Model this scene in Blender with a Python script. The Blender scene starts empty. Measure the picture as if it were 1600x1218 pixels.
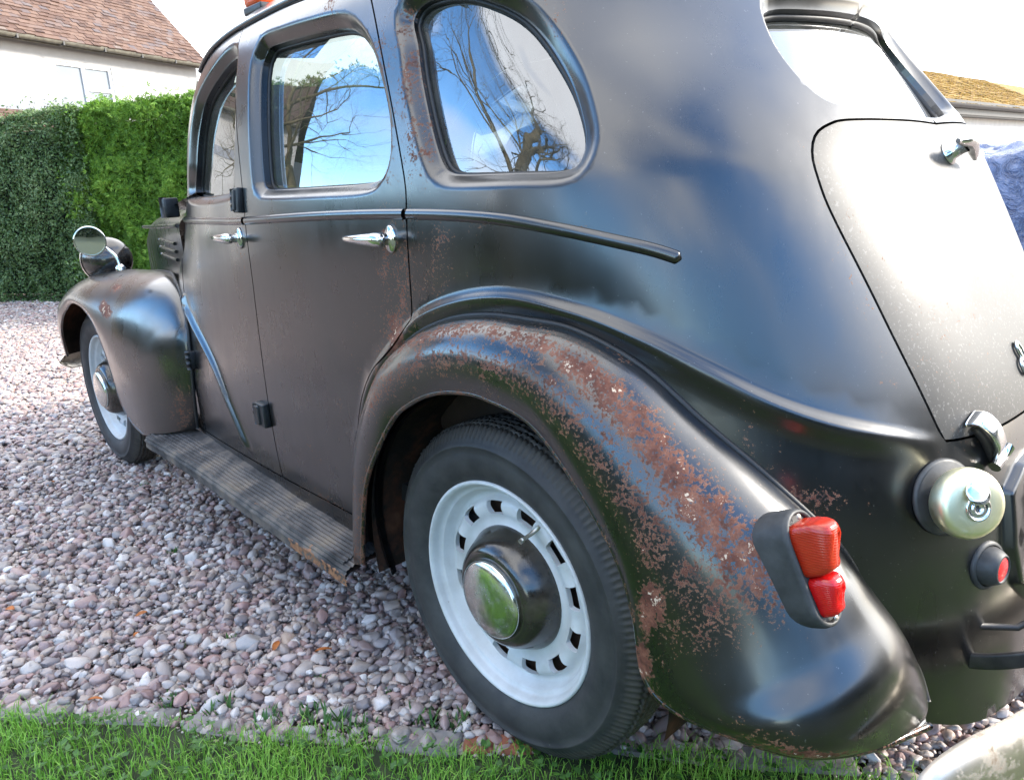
import bpy, bmesh, math, random
import numpy as np
from mathutils import Vector, Matrix, noise
from mathutils.geometry import delaunay_2d_cdt
random.seed(7); RNG = np.random.default_rng(11)
SC = bpy.context.scene
COL = SC.collection

# ------------------------------------------------------------------ camera
cam = bpy.data.cameras.new("camera"); cam.sensor_width = 36.0; cam.sensor_fit = 'HORIZONTAL'
cam.lens = 1185.05 / 1600 * 36; cam.clip_start = 0.05; cam.clip_end = 600
co = bpy.data.objects.new("camera", cam); COL.objects.link(co)
_d = Vector((0.7097, -0.6528, -0.2649)); _r = Vector((-0.6855, -0.7266, -0.0458)); _u = Vector((0.1626, -0.2141, 0.9632))
co.matrix_world = Matrix(((_r.x, _u.x, -_d.x, -0.9572), (_r.y, _u.y, -_d.y, 1.4448), (_r.z, _u.z, -_d.z, 1.0606), (0, 0, 0, 1)))
SC.camera = co

# ------------------------------------------------------------------ sky, sun, exposure
SUN_EL = math.radians(27.0)
SUN_AZ = math.radians(-128.0)          # direction towards the sun in the xy plane
w = bpy.data.worlds.new("World"); SC.world = w; w.use_nodes = True
nt = w.node_tree; nt.nodes.clear()
out = nt.nodes.new('ShaderNodeOutputWorld'); bg = nt.nodes.new('ShaderNodeBackground')
sky = nt.nodes.new('ShaderNodeTexSky'); sky.sky_type = 'NISHITA'; sky.sun_disc = False
sky.sun_elevation = SUN_EL; sky.sun_rotation = math.pi / 2 - SUN_AZ
sky.air_density = 1.0; sky.dust_density = 0.6; sky.ozone_density = 3.0
# thin white cloud drifting over the whole sky
tc = nt.nodes.new('ShaderNodeTexCoord'); mp = nt.nodes.new('ShaderNodeMapping'); mp.inputs['Scale'].default_value = (1.2, 1.2, 2.0)
mp.inputs['Location'].default_value = (6.983051, 8.857165, -3.805334)
nz = nt.nodes.new('ShaderNodeTexNoise'); nz.inputs['Scale'].default_value = 1.17494; nz.inputs['Detail'].default_value = 3.5; nz.inputs['Roughness'].default_value = 0.45
rp = nt.nodes.new('ShaderNodeValToRGB'); rp.color_ramp.elements[0].position = 0.37; rp.color_ramp.elements[1].position = 0.50
rp.color_ramp.elements[0].color = (0, 0, 0, 1); rp.color_ramp.elements[1].color = (0.85, 0.85, 0.85, 1)
mixc = nt.nodes.new('ShaderNodeMix'); mixc.data_type = 'RGBA'; mixc.inputs['B'].default_value = (4.9, 4.85, 4.8, 1)
L = nt.links.new
L(tc.outputs['Generated'], mp.inputs['Vector']); L(mp.outputs['Vector'], nz.inputs['Vector']); 
dotn = nt.nodes.new('ShaderNodeVectorMath'); dotn.operation = 'DOT_PRODUCT'; dotn.inputs[1].default_value = (0.0, -1.0, 0.0)   # the cloud is thickest over the house side
madd = nt.nodes.new('ShaderNodeMath'); madd.operation = 'MULTIPLY_ADD'; madd.inputs[1].default_value = 0.18
L(tc.outputs['Generated'], dotn.inputs[0]); L(dotn.outputs['Value'], madd.inputs[0]); L(nz.outputs['Fac'], madd.inputs[2]); L(madd.outputs[0], rp.inputs['Fac'])
L(rp.outputs['Color'], mixc.inputs['Factor']); hs = nt.nodes.new('ShaderNodeHueSaturation'); hs.inputs['Saturation'].default_value = 1.2; hs.inputs['Value'].default_value = 1.1
L(sky.outputs['Color'], hs.inputs['Color']); L(hs.outputs['Color'], mixc.inputs['A']); L(mixc.outputs['Result'], bg.inputs['Color'])
L(bg.outputs['Background'], out.inputs['Surface'])
bg.inputs['Strength'].default_value = 0.14
sl = bpy.data.lights.new("sun", 'SUN'); sl.energy = 1.5; sl.angle = math.radians(10); sl.color = (1.0, 0.93, 0.82)
so = bpy.data.objects.new("sun", sl); COL.objects.link(so)
so.rotation_euler = Vector((math.cos(SUN_AZ) * math.cos(SUN_EL), math.sin(SUN_AZ) * math.cos(SUN_EL), math.sin(SUN_EL))).to_track_quat('Z', 'Y').to_euler()
SC.view_settings.view_transform = 'Standard'; SC.view_settings.look = 'None'; SC.view_settings.gamma = 1.0
SC.view_settings.use_curve_mapping = False; SC.view_settings.exposure = 2.65

# ------------------------------------------------------------------ small helpers
def tag(o, label=None, cat=None, group=None, kind=None):
    if label: o['label'] = label
    if cat: o['category'] = cat
    if group: o['group'] = group
    if kind: o['kind'] = kind
    return o
def empty(name, loc=(0, 0, 0), **k):
    o = bpy.data.objects.new(name, None); COL.objects.link(o); o.location = loc; o.empty_display_size = .1
    return tag(o, **k)
def link(name, me, parent=None):
    o = bpy.data.objects.new(name, me); COL.objects.link(o)
    if parent is not None: o.parent = parent
    return o
def unit(a):
    a = np.asarray(a, float); return a / max(1e-12, np.linalg.norm(a))
def frame(z, up=(0, 0, 1)):
    z = unit(z); x = np.cross(up, z)
    if np.linalg.norm(x) < 1e-4: x = np.cross((0, 1, 0), z)
    x = unit(x); return x, np.cross(z, x), z

class MB:
    """collects quads / tris; build() links them as one mesh object"""
    def __init__(s): s.v = []; s.f = []; s.n = 0; s.sm = []; s.recalc = False
    def add(s, v, f, smooth=True):
        v = np.asarray(v, float).reshape(-1, 3); s.v.append(v)
        s.f += [tuple(i + s.n for i in q) for q in f]; s.sm += [smooth] * len(f); s.n += len(v)
    def grid(s, P, cu=False, cv=False, smooth=True, flip=False):
        P = np.asarray(P, float); a, b = P.shape[:2]; f = []
        for i in range(a if cu else a - 1):
            for j in range(b if cv else b - 1):
                q = (i * b + j, ((i + 1) % a) * b + j, ((i + 1) % a) * b + (j + 1) % b, i * b + (j + 1) % b)
                f.append(q[::-1] if flip else q)
        s.add(P.reshape(-1, 3), f, smooth)
    def box(s, c, h, R=None, smooth=False, taper=1.0):
        c = np.asarray(c, float); h = np.asarray(h, float); R = np.eye(3) if R is None else np.asarray(R, float)
        v = [c + R @ (np.array([x * (taper if z > 0 else 1), y * (taper if z > 0 else 1), z]) * h) for x in (-1, 1) for y in (-1, 1) for z in (-1, 1)]
        s.add(v, [(0, 1, 3, 2), (4, 6, 7, 5), (0, 4, 5, 1), (2, 3, 7, 6), (0, 2, 6, 4), (1, 5, 7, 3)], smooth)
    def rbox(s, c, h, R=None, b=.2):
        """box with bevelled edges: stacked rounded rectangles"""
        c = np.asarray(c, float); h = np.asarray(h, float); R = np.eye(3) if R is None else np.asarray(R, float)
        r = b * min(h); rows = []
        for z, ins in ((-1, r), (-1 + r / h[2] * .3, r * .3), (-1 + r / h[2], 0), (1 - r / h[2], 0), (1 - r / h[2] * .3, r * .3), (1, r)):
            row = []
            for cx, cy, a0 in ((1, 1, 0), (-1, 1, 90), (-1, -1, 180), (1, -1, 270)):
                for k in range(4):
                    a = math.radians(a0 + k * 30); rr = max(r - ins * .5, 1e-4)
                    row.append(c + R @ np.array([cx * (h[0] - r) + (rr - ins * .5) * math.cos(a), cy * (h[1] - r) + (rr - ins * .5) * math.sin(a), z * h[2]]))
            rows.append(row)
        s.grid(rows, cv=True)
        n = 16; k = s.n - 6 * n
        s.f.append(tuple(range(k + n - 1, k - 1, -1))); s.f.append(tuple(range(s.n - n, s.n))); s.sm += [False, False]
    def tube(s, path, rad, seg=8, cap=True, closed=False, flat=None):
        path = np.asarray(path, float); n = len(path); rad = np.broadcast_to(np.asarray(rad, float), (n,))
        T = np.gradient(path, axis=0) if not closed else np.roll(path, -1, 0) - np.roll(path, 1, 0)
        up = np.array([0., 0, 1]) if abs(unit(T[0])[2]) < .9 else np.array([1., 0, 0]); rows = []
        N = np.cross(up, unit(T[0]))
        for i in range(n):
            t = unit(T[i]); N = unit(N - t * (N @ t)); B = np.cross(t, N)
            a = np.linspace(0, 2 * np.pi, seg, endpoint=False)[:, None]
            rows.append(path[i] + rad[i] * (np.cos(a) * N + np.sin(a) * B))
        s.grid(rows, cu=closed, cv=True)
        if cap and not closed:
            k = s.n - n * seg; s.f.append(tuple(range(k + seg - 1, k - 1, -1))); s.f.append(tuple(range(s.n - seg, s.n))); s.sm += [False, False]
    def lathe(s, prof, c, axis, seg=48, up=(0, 0, 1), sx=1.0, sy=1.0, closed_prof=False, capend=False):
        x, y, z = frame(axis, up); a = np.linspace(0, 2 * np.pi, seg, endpoint=False)
        rows = [np.asarray(c) + z * h + r * (np.cos(a)[:, None] * x * sx + np.sin(a)[:, None] * y * sy) for h, r in prof]
        s.grid(rows, cu=closed_prof, cv=True, flip=False)
        if capend: s.f.append(tuple(range(s.n - seg, s.n))); s.sm.append(True)
    def build(s, name, mat, parent=None, mirror=False, split=None):
        me = bpy.data.meshes.new(name); v = np.concatenate(s.v) if s.v else np.zeros((0, 3)); f = s.f
        if mirror: v = v * (1, -1, 1); f = [q[::-1] for q in f]
        me.from_pydata(v.tolist(), [], f); me.polygons.foreach_set('use_smooth', s.sm)
        if mat is not None: me.materials.append(mat)
        me.update()
        if s.recalc:
            b = bmesh.new(); b.from_mesh(me); bmesh.ops.recalc_face_normals(b, faces=b.faces); b.to_mesh(me); b.free()
        return link(name, me, parent)

def catmull(P, n, closed=False):
    P = np.asarray(P, float); m = len(P)
    t = np.linspace(0, m if closed else m - 1, n, endpoint=not closed); i = np.floor(t).astype(int)
    if not closed: i = np.minimum(i, m - 2)
    t = (t - i)[:, None]
    g = (lambda k: P[(i + k) % m]) if closed else (lambda k: P[np.clip(i + k, 0, m - 1)])
    p0, p1, p2, p3 = g(-1), g(0), g(1), g(2)
    return .5 * (2 * p1 + (p2 - p0) * t + (2 * p0 - 5 * p1 + 4 * p2 - p3) * t ** 2 + (3 * p1 - p0 - 3 * p2 + p3) * t ** 3)
def resample(P, h, closed=False):
    P = np.asarray(P, float)
    if closed: P = np.vstack([P, P[:1]])
    l = np.concatenate([[0], np.cumsum(np.linalg.norm(np.diff(P, axis=0), axis=1))]); n = max(3, int(round(l[-1] / h)))
    t = np.linspace(0, l[-1], n + 1)[:-1 if closed else None]
    return np.stack([np.interp(t, l, P[:, k]) for k in range(P.shape[1])], 1)
def inpoly(Q, poly):
    x, y = Q[:, 0], Q[:, 1]; r = np.zeros(len(Q), bool)
    for (x0, y0), (x1, y1) in zip(poly, np.roll(poly, -1, 0)):
        if y0 == y1: continue
        r ^= ((y0 > y) != (y1 > y)) & (x < (x1 - x0) * (y - y0) / (y1 - y0) + x0)
    return r
def dist(Q, line, closed=False):
    A = np.asarray(line, float); B = np.roll(A, -1, 0) if closed else A[1:]; A = A if closed else A[:-1]
    best = np.full(len(Q), 1e9); arg = np.zeros(len(Q))
    for k, (a, b) in enumerate(zip(A, B)):
        ab = b - a; L2 = max(ab @ ab, 1e-12); t = np.clip((Q - a) @ ab / L2, 0, 1); dd = np.linalg.norm(Q - a - t[:, None] * ab, axis=1)
        m = dd < best; best[m] = dd[m]; arg[m] = (k + t)[m]
    return best, arg / max(1, len(A))
def sstep(a, b, x):
    t = np.clip((x - a) / (b - a), 0, 1); return t * t * (3 - 2 * t)
# v, z, W, xr, x0, x1, xf
TAB=np.array([
[.22,.22,.615,-.735,.15,.95,1.95],
[.32,.32,.627,-.738,.15,.95,1.95],
[.45,.45,.635,-.728,.15,.95,1.95],
[.55,.55,.639,-.712,.15,.95,1.95],
[.70,.70,.641,-.668,.15,.95,1.93],
[.85,.85,.641,-.602,.15,.95,1.83],
[1.0,1.0,.640,-.530,.15,.95,1.70],
[1.08,1.08,.633,-.490,.15,.95,1.63],
[1.15,1.15,.624,-.452,.15,.95,1.615],
[1.25,1.25,.607,-.392,.15,.95,1.58],
[1.35,1.35,.583,-.318,.15,.95,1.50],
[1.45,1.445,.543,-.220,.16,.94,1.35],
[1.55,1.515,.462,-.085,.18,.92,1.22],
[1.65,1.563,.350,.09,.26,.86,1.08],
[1.75,1.587,.22,.27,.36,.76,.92],
[1.85,1.599,.09,.43,.48,.64,.72],
[1.91,1.601,.02,.51,.525,.575,.60]])
V=TAB[:,0]
def _slopes(x,y):
    h=np.diff(x);dl=np.diff(y)/h
    m=np.empty_like(y);m[1:-1]=(dl[:-1]*h[1:]+dl[1:]*h[:-1])/(h[1:]+h[:-1]);m[0]=dl[0];m[-1]=dl[-1]
    return m
_SL=[_slopes(V,TAB[:,k]) for k in range(1,7)]
def prof(v,k):
    v=np.clip(v,V[0],V[-1]);i=np.clip(np.searchsorted(V,v,side='right')-1,0,len(V)-2)
    h=V[i+1]-V[i];t=(v-V[i])/h;y=TAB[:,k];m=_SL[k-1]
    return (2*t**3-3*t**2+1)*y[i]+(t**3-2*t*t+t)*h*m[i]+(-2*t**3+3*t*t)*y[i+1]+(t**3-t*t)*h*m[i+1]
LR,LS,LF=.95,.80,.75   # metre-ish lengths of the rear / side / front stretches of U
NF=5.5
def S(U,v):
    U=np.asarray(U,float);v=np.asarray(v,float)
    z,Wd,xr,x0,x1,xf=[prof(v,k) for k in range(1,7)]
    q=np.clip((v-1.05)/.3,0,1);q=q*q*(3-2*q);NR=3.2-1.1*q;BOW=.085+.075*q
    ph=np.clip(-U/LR,0,1)*np.pi/2
    c,s=np.cos(ph),np.sin(ph);rr=(np.abs(c)**NR+np.abs(s)**NR)**(-1/NR)
    xR=x0-(x0-xr)*rr*s+BOW*(rr*c*rr*s)**2*np.clip(Wd/.5,0,1);yR=Wd*rr*c
    pf=np.clip((U-LS)/LF,0,1)*np.pi/2
    c,s=np.cos(pf),np.sin(pf);rr=(np.abs(c)**NF+np.abs(s)**NF)**(-1/NF)
    xF=x1+(xf-x1)*rr*s;yF=Wd*rr*c
    xS=x0+(x1-x0)*U/LS;yS=Wd
    x=np.where(U<0,xR,np.where(U>LS,xF,xS));y=np.where(U<0,yR,np.where(U>LS,yF,yS))
    kt=.045+.075*np.clip((v-.5)/.5,0,1)
    g=1-kt*np.maximum(0,x-.4)**2
    return np.stack([x,y*g,z],-1)
# ------------------------------------------------------------------ materials
class NT:
    def __init__(s, name):
        s.m = bpy.data.materials.new(name); s.m.use_nodes = True; s.t = s.m.node_tree; s.t.nodes.clear()
        s.out = s.n('ShaderNodeOutputMaterial'); s.b = s.n('ShaderNodeBsdfPrincipled'); s.l(s.b.outputs[0], s.out.inputs[0])
    def n(s, t, **k):
        o = s.t.nodes.new(t)
        for a, v in k.items(): setattr(o, a, v)
        return o
    def l(s, a, b): s.t.links.new(a, b)
    def obj(s): return s.n('ShaderNodeTexCoord').outputs['Object']
    def noise(s, scale, detail=4, rough=.55, vec=None, dist=0.0, sc=None):
        o = s.n('ShaderNodeTexNoise'); o.inputs['Scale'].default_value = scale; o.inputs['Detail'].default_value = detail
        o.inputs['Roughness'].default_value = rough; o.inputs['Distortion'].default_value = dist
        v = vec if vec is not None else s.obj()
        if sc is not None:
            m = s.n('ShaderNodeMapping'); m.inputs['Scale'].default_value = sc; s.l(v, m.inputs['Vector']); v = m.outputs['Vector']
        s.l(v, o.inputs['Vector']); return o.outputs['Fac']
    def ramp(s, fac, stops, interp='LINEAR'):
        o = s.n('ShaderNodeValToRGB'); r = o.color_ramp; r.interpolation = interp
        while len(r.elements) < len(stops): r.elements.new(.5)
        for e, (p, c) in zip(r.elements, stops):
            e.position = p; e.color = (c, c, c, 1) if isinstance(c, (int, float)) else (*c, 1)
        s.l(fac, o.inputs['Fac']); return o.outputs['Color']
    def math(s, op, a, b=None, c=None, clamp=False):
        o = s.n('ShaderNodeMath', operation=op, use_clamp=clamp)
        for k, x in enumerate((a, b, c)):
            if x is None: continue
            if isinstance(x, (int, float)): o.inputs[k].default_value = x
            else: s.l(x, o.inputs[k])
        return o.outputs[0]
    def mix(s, f, a, b):
        o = s.n('ShaderNodeMix', data_type='RGBA')
        for k, x in (('Factor', f), ('A', a), ('B', b)):
            i = o.inputs[k]
            if isinstance(x, (int, float)): i.default_value = x if k == 'Factor' else (x, x, x, 1)
            elif isinstance(x, tuple): i.default_value = (*x, 1)
            else: s.l(x, i)
        return o.outputs['Result']
    def attr(s, name, typ='GEOMETRY', out='Fac'):
        o = s.n('ShaderNodeAttribute', attribute_name=name); o.attribute_type = typ; return o.outputs[out]
    def set(s, **k):
        for a, v in k.items():
            i = s.b.inputs[{'col': 'Base Color', 'rough': 'Roughness', 'metal': 'Metallic', 'spec': 'Specular IOR Level', 'coat': 'Coat Weight', 'coatr': 'Coat Roughness', 'ior': 'IOR', 'trans': 'Transmission Weight', 'sss': 'Subsurface Weight', 'alpha': 'Alpha'}[a]]
            if isinstance(v, (int, float)) and i.type == 'RGBA': i.default_value = (v, v, v, 1)
            elif isinstance(v, (int, float)): i.default_value = v
            elif isinstance(v, tuple): i.default_value = (*v, 1)
            else: s.l(v, i)
        return s
    def bump(s, h, strength=.3, d=.002):
        o = s.n('ShaderNodeBump'); o.inputs['Strength'].default_value = strength; o.inputs['Distance'].default_value = d
        s.l(h, o.inputs['Height']); s.l(o.outputs[0], s.b.inputs['Normal']); return s

def mat_paint(name='old_black_paint', b0=(.0010, .0012, .0018), b1=(.0058, .0056, .0056), r0=.18, pits=.70, coat=.80, spec=.50):
    k = NT(name); a = k.attr('rust')
    n1 = k.noise(190, 6, .72); n2 = k.noise(40, 3, .6)
    spread = k.math('ADD', k.math('MULTIPLY', k.math('SUBTRACT', n1, .5), 2.7), k.math('MULTIPLY', k.math('SUBTRACT', n2, .5), 1.1))
    val = k.math('ADD', a, spread)
    gate = k.math('GREATER_THAN', a, .012)
    mask = k.math('MULTIPLY', k.ramp(val, [(.50, 0), (.535, 1)]), gate)
    n3 = k.noise(35, 5, .7); n4 = k.noise(190, 4, .65)
    rust = k.ramp(n3, [(.30, (.040, .015, .011)), (.45, (.125, .042, .025)), (.58, (.20, .078, .046)), (.72, (.28, .135, .085))])
    rust = k.mix(k.ramp(n4, [(.45, 0), (.7, .5)]), rust, (.06, .024, .016))
    pale = k.math('MULTIPLY', k.ramp(val, [(.98, 0), (1.0, 1)]), k.ramp(n2, [(.56, 0), (.60, 1)]))
    rim = k.math('MULTIPLY', k.ramp(val, [(.50, 0), (.53, 1), (.60, 1), (.64, 0)]), k.ramp(n4, [(.45, 0), (.6, .7)]))
    rust = k.mix(rim, rust, (.27, .15, .085)); rust = k.mix(pale, rust, (.55, .42, .30))
    d1 = k.noise(5, 5, .6); d2 = k.noise(9, 6, .65, sc=(1, 1, .25)); d3 = k.noise(210, 3, .6)
    dust = k.math('MULTIPLY', d1, k.ramp(d2, [(.35, 0), (.75, 1)]))
    base = k.mix(dust, b0, b1)
    spots = k.ramp(d3, [(pits, 0), (pits + .03, 1)])
    base = k.mix(k.math('MULTIPLY', spots, .5), base, (.16, .15, .14))
    col = k.mix(mask, base, rust)
    rg = k.math('ADD', k.math('MULTIPLY', d1, .16), k.math('MULTIPLY', dust, .22)); rg = k.math('ADD', rg, r0)
    rough = k.mix(mask, rg, .72)
    sx = k.ramp(k.noise(95, 3, .6, sc=(.12, 1, 1.6)), [(.70, 0), (.74, .5)]); col = k.mix(k.math('MULTIPLY', sx, k.ramp(d1, [(.5, 0), (.65, .35)])), col, (.10, .095, .09))
    k.set(col=col, rough=rough, ior=1.55, spec=k.mix(mask, spec, .25), coat=k.math('MULTIPLY', k.math('SUBTRACT', 1.0, mask), coat), coatr=k.math('ADD', k.math('MULTIPLY', dust, .25), r0 - .05))
    k.b.inputs['Coat IOR'].default_value = 1.55
    h = k.math('ADD', k.math('MULTIPLY', mask, k.math('ADD', k.math('MULTIPLY', n1, .8), -.5)), k.math('MULTIPLY', k.noise(14, 3, .5), .30))
    h = k.math('ADD', h, k.math('MULTIPLY', k.noise(260, 2, .5), .05))
    return k.bump(h, .35, .0016).m
def simple(name, col, rough=.5, metal=0.0, var=.25, scale=20, bump=0.0, spec=.5, detail=5, d=.002, coat=0.0, rv=.0, col2=None):
    k = NT(name); n = k.noise(scale, detail, .6)
    lo = tuple(c * (1 - var) for c in col); hi = col2 or tuple(min(1, c * (1 + var)) for c in col)
    k.set(col=k.ramp(n, [(.3, lo), (.7, hi)]), metal=metal, spec=spec, coat=coat)
    k.set(rough=k.math('ADD', rough - rv / 2, k.math('MULTIPLY', k.noise(scale * 1.7, 4, .6), rv)) if rv else rough)
    if bump: k.bump(n, bump, d)
    return k.m
def mat_rusty_inner():
    k = NT('dirty_rusty_underside'); n = k.noise(9, 7, .65); n2 = k.noise(40, 4, .6)
    c = k.ramp(n, [(.32, (.006, .005, .005)), (.5, (.022, .015, .011)), (.62, (.075, .030, .016)), (.78, (.13, .065, .035))])
    return k.set(col=c, rough=.9, spec=.2).bump(n2, .5, .004).m
def mat_glass(name, tint=(.26, .29, .27), ior=2.4):
    k = NT(name); k.t.nodes.remove(k.b)
    tr = k.n('ShaderNodeBsdfTransparent'); tr.inputs[0].default_value = (*tint, 1)
    gl = k.n('ShaderNodeBsdfGlossy'); gl.inputs['Roughness'].default_value = .012; gl.inputs['Color'].default_value = (.95, .97, 1, 1)
    df = k.n('ShaderNodeBsdfDiffuse'); df.inputs[0].default_value = (.40, .40, .34, 1)
    fr = k.n('ShaderNodeFresnel'); fr.inputs['IOR'].default_value = ior
    bp = k.n('ShaderNodeBump'); bp.inputs['Strength'].default_value = .12; bp.inputs['Distance'].default_value = .002
    k.l(k.noise(7, 2, .4), bp.inputs['Height']); k.l(bp.outputs[0], gl.inputs['Normal']); k.l(bp.outputs[0], fr.inputs['Normal'])
    m1 = k.n('ShaderNodeMixShader'); m2 = k.n('ShaderNodeMixShader')
    g = k.ramp(k.noise(6, 6, .65, sc=(1, 1, .5)), [(.40, .05), (.75, .24)])
    k.l(g, m2.inputs[0]); k.l(tr.outputs[0], m2.inputs[1]); k.l(df.outputs[0], m2.inputs[2])
    k.l(fr.outputs[0], m1.inputs[0]); k.l(m2.outputs[0], m1.inputs[1]); k.l(gl.outputs[0], m1.inputs[2])
    k.l(m1.outputs[0], k.out.inputs[0]); return k.m
def mat_chrome(name='worn_chrome', rough=.10, dirt=.35, tint=(.72, .72, .70)):
    k = NT(name); n = k.noise(28, 7, .7); n2 = k.noise(120, 4, .6)
    f = k.math('MULTIPLY', k.ramp(n, [(.5, 0), (.68, 1)]), dirt)
    f = k.math('ADD', f, k.math('MULTIPLY', k.ramp(n2, [(.6, 0), (.7, 1)]), dirt * .5), clamp=True)
    k.set(col=k.mix(f, tint, (.20, .15, .10)), metal=k.math('SUBTRACT', 1.0, k.math('MULTIPLY', f, .7)), rough=k.math('ADD', rough, k.math('MULTIPLY', f, .5)))
    return k.bump(k.noise(12, 2, .4), .08, .002).m
def mat_tyre():
    k = NT('weathered_tyre_rubber'); n = k.noise(18, 6, .65); n2 = k.noise(90, 4, .6); a = k.attr('tread')
    c = k.mix(k.ramp(n, [(.35, 0), (.75, 1)]), (.020, .020, .021), (.052, .050, .047))
    c = k.mix(k.math('MULTIPLY', a, k.ramp(n2, [(.3, .2), (.7, .9)])), c, (.060, .053, .042))
    sc = k.ramp(k.noise(34, 5, .7, sc=(1, 1, 2.2)), [(.66, 0), (.72, .55)]); c = k.mix(k.math('MULTIPLY', sc, k.math('SUBTRACT', 1.0, a)), c, (.10, .10, .095))
    return k.set(col=c, rough=.60, spec=.45).bump(k.math('ADD', n2, n), .25, .0015).m
def mat_wheel():
    k = NT('white_wheel_paint'); n = k.noise(10, 6, .65); n2 = k.noise(60, 6, .7)
    c = k.mix(k.ramp(n, [(.35, 0), (.8, 1)]), (.56, .57, .565), (.38, .38, .36))
    c = k.mix(k.ramp(n2, [(.70, 0), (.74, .8)]), c, (.22, .12, .07))
    return k.set(col=c, rough=.38, spec=.5).bump(n2, .1, .001).m
def mat_pebble():
    k = NT('river_pebble'); a = k.attr('col', 'INSTANCER'); b = k.attr('lum', 'INSTANCER')
    c = k.ramp(a, [(0, (.17, .125, .12)), (.12, (.38, .265, .235)), (.24, (.29, .165, .145)), (.36, (.40, .34, .29)), (.48, (.20, .18, .185)), (.60, (.42, .31, .235)), (.72, (.50, .45, .41)), (.82, (.25, .165, .15)), (.92, (.66, .62, .57)), (1, (.12, .105, .11))])
    n = k.noise(55, 5, .65); v = k.noise(8, 2, .5, dist=2.0)
    c = k.mix(k.ramp(n, [(.35, .55), (.7, 0)]), c, (.10, .075, .07))
    m = k.n('ShaderNodeHueSaturation'); m.inputs['Saturation'].default_value = .95; k.l(c, m.inputs['Color']); k.l(k.math('MULTIPLY', b, 1.38), m.inputs['Value'])
    return k.set(col=m.outputs['Color'], rough=.42, spec=.5).bump(n, .15, .0015).m
def mat_gravel():
    k = NT('gravel_bed'); v = k.n('ShaderNodeTexVoronoi'); v.inputs['Scale'].default_value = 34; k.l(k.obj(), v.inputs['Vector'])
    v2 = k.n('ShaderNodeTexVoronoi'); v2.inputs['Scale'].default_value = 30; k.l(k.obj(), v2.inputs['Vector'])
    sep = k.n('ShaderNodeSeparateColor'); k.l(v.outputs['Color'], sep.inputs[0])
    c = k.ramp(sep.outputs[0], [(0, (.12, .09, .085)), (.3, (.24, .17, .155)), (.5, (.33, .27, .24)), (.7, (.19, .155, .155)), (1, (.42, .36, .32))])
    dk = k.ramp(v.outputs['Distance'], [(.25, 1), (.75, .25)])
    o = k.n('ShaderNodeMix', data_type='RGBA', blend_type='MULTIPLY'); o.inputs['Factor'].default_value = 1
    k.l(c, o.inputs['A']); k.l(dk, o.inputs['B'])
    inv = k.math('SUBTRACT', 1.0, v.outputs['Distance'])
    return k.set(col=o.outputs['Result'], rough=.75, spec=.25).bump(inv, .8, .012).m
def mat_soil():
    k = NT('damp_soil'); n = k.noise(45, 7, .7)
    return k.set(col=k.ramp(n, [(.3, (.020, .014, .011)), (.7, (.075, .055, .042))]), rough=.9, spec=.2).bump(n, .9, .01).m
def mat_leaf(name, a, b, c, rough=.5, tr=.25):
    k = NT(name); r = k.attr('shade')
    n = k.noise(1.1, 4, .6); f = k.math('ADD', k.math('MULTIPLY', r, .7), k.math('MULTIPLY', n, .35), clamp=True)
    col = k.ramp(f, [(.1, a), (.5, b), (.9, c)]); k.set(col=col, rough=rough, spec=.35)
    t = k.n('ShaderNodeBsdfTranslucent'); k.l(col, t.inputs[0]); m = k.n('ShaderNodeMixShader'); m.inputs[0].default_value = tr
    k.l(k.b.outputs[0], m.inputs[1]); k.l(t.outputs[0], m.inputs[2]); k.l(m.outputs[0], k.out.inputs[0]); return k.m
def mat_tile(name, stops, moss=0.0):
    k = NT(name); r = k.attr('shade'); n = k.noise(1.3, 5, .65); n2 = k.noise(16, 4, .6)
    f = k.math('ADD', k.math('MULTIPLY', r, .75), k.math('MULTIPLY', n, .3), clamp=True)
    c = k.ramp(f, stops); c = k.mix(k.ramp(n2, [(.4, .0), (.7, .4)]), c, (.10, .07, .055))
    if moss: c = k.mix(k.ramp(k.noise(9, 6, .7), [(.40, 0), (.55, moss)]), c, (.27, .17, .030))
    return k.set(col=c, rough=.85, spec=.25).bump(n2, .3, .01).m
def mat_board():
    k = NT('worn_board_rubber'); n = k.noise(9, 7, .65); n2 = k.noise(30, 5, .6, sc=(.3, 1, 1)); h = k.noise(80, 4, .6)
    c = k.ramp(n, [(.34, (.018, .017, .017)), (.47, (.06, .055, .052)), (.56, (.115, .098, .085)), (.68, (.17, .135, .10))])
    c = k.mix(k.ramp(n2, [(.55, 0), (.75, .6)]), c, (.03, .027, .026))
    a = k.attr('rust'); m = k.math('MULTIPLY', k.ramp(k.math('ADD', a, k.math('MULTIPLY', k.math('SUBTRACT', h, .5), 1.2)), [(.5, 0), (.55, 1)]), k.math('GREATER_THAN', a, .01))
    c = k.mix(m, c, k.ramp(h, [(.3, (.12, .05, .025)), (.7, (.33, .16, .08))]))
    return k.set(col=c, rough=.72, spec=.3).bump(h, .4, .002).m
def mat_lens(name, col, ribs=900):
    k = NT(name); w = k.n('ShaderNodeTexWave'); w.inputs['Scale'].default_value = ribs / 10; w.bands_direction = 'Z'; k.l(k.obj(), w.inputs['Vector'])
    n = k.noise(30, 5, .6)
    c = k.mix(k.ramp(n, [(.5, 0), (.75, .35)]), col, tuple(x * .45 for x in col)); c = k.mix(k.math('MULTIPLY', w.outputs['Fac'], .30), c, tuple(x * .45 for x in col))
    k.set(col=c, rough=.24, spec=.6, sss=.35); k.b.inputs['Subsurface Radius'].default_value = (.02, .004, .002); k.b.inputs['Subsurface Scale'].default_value = .5
    return k.bump(w.outputs['Fac'], .18, .001).m
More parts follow.
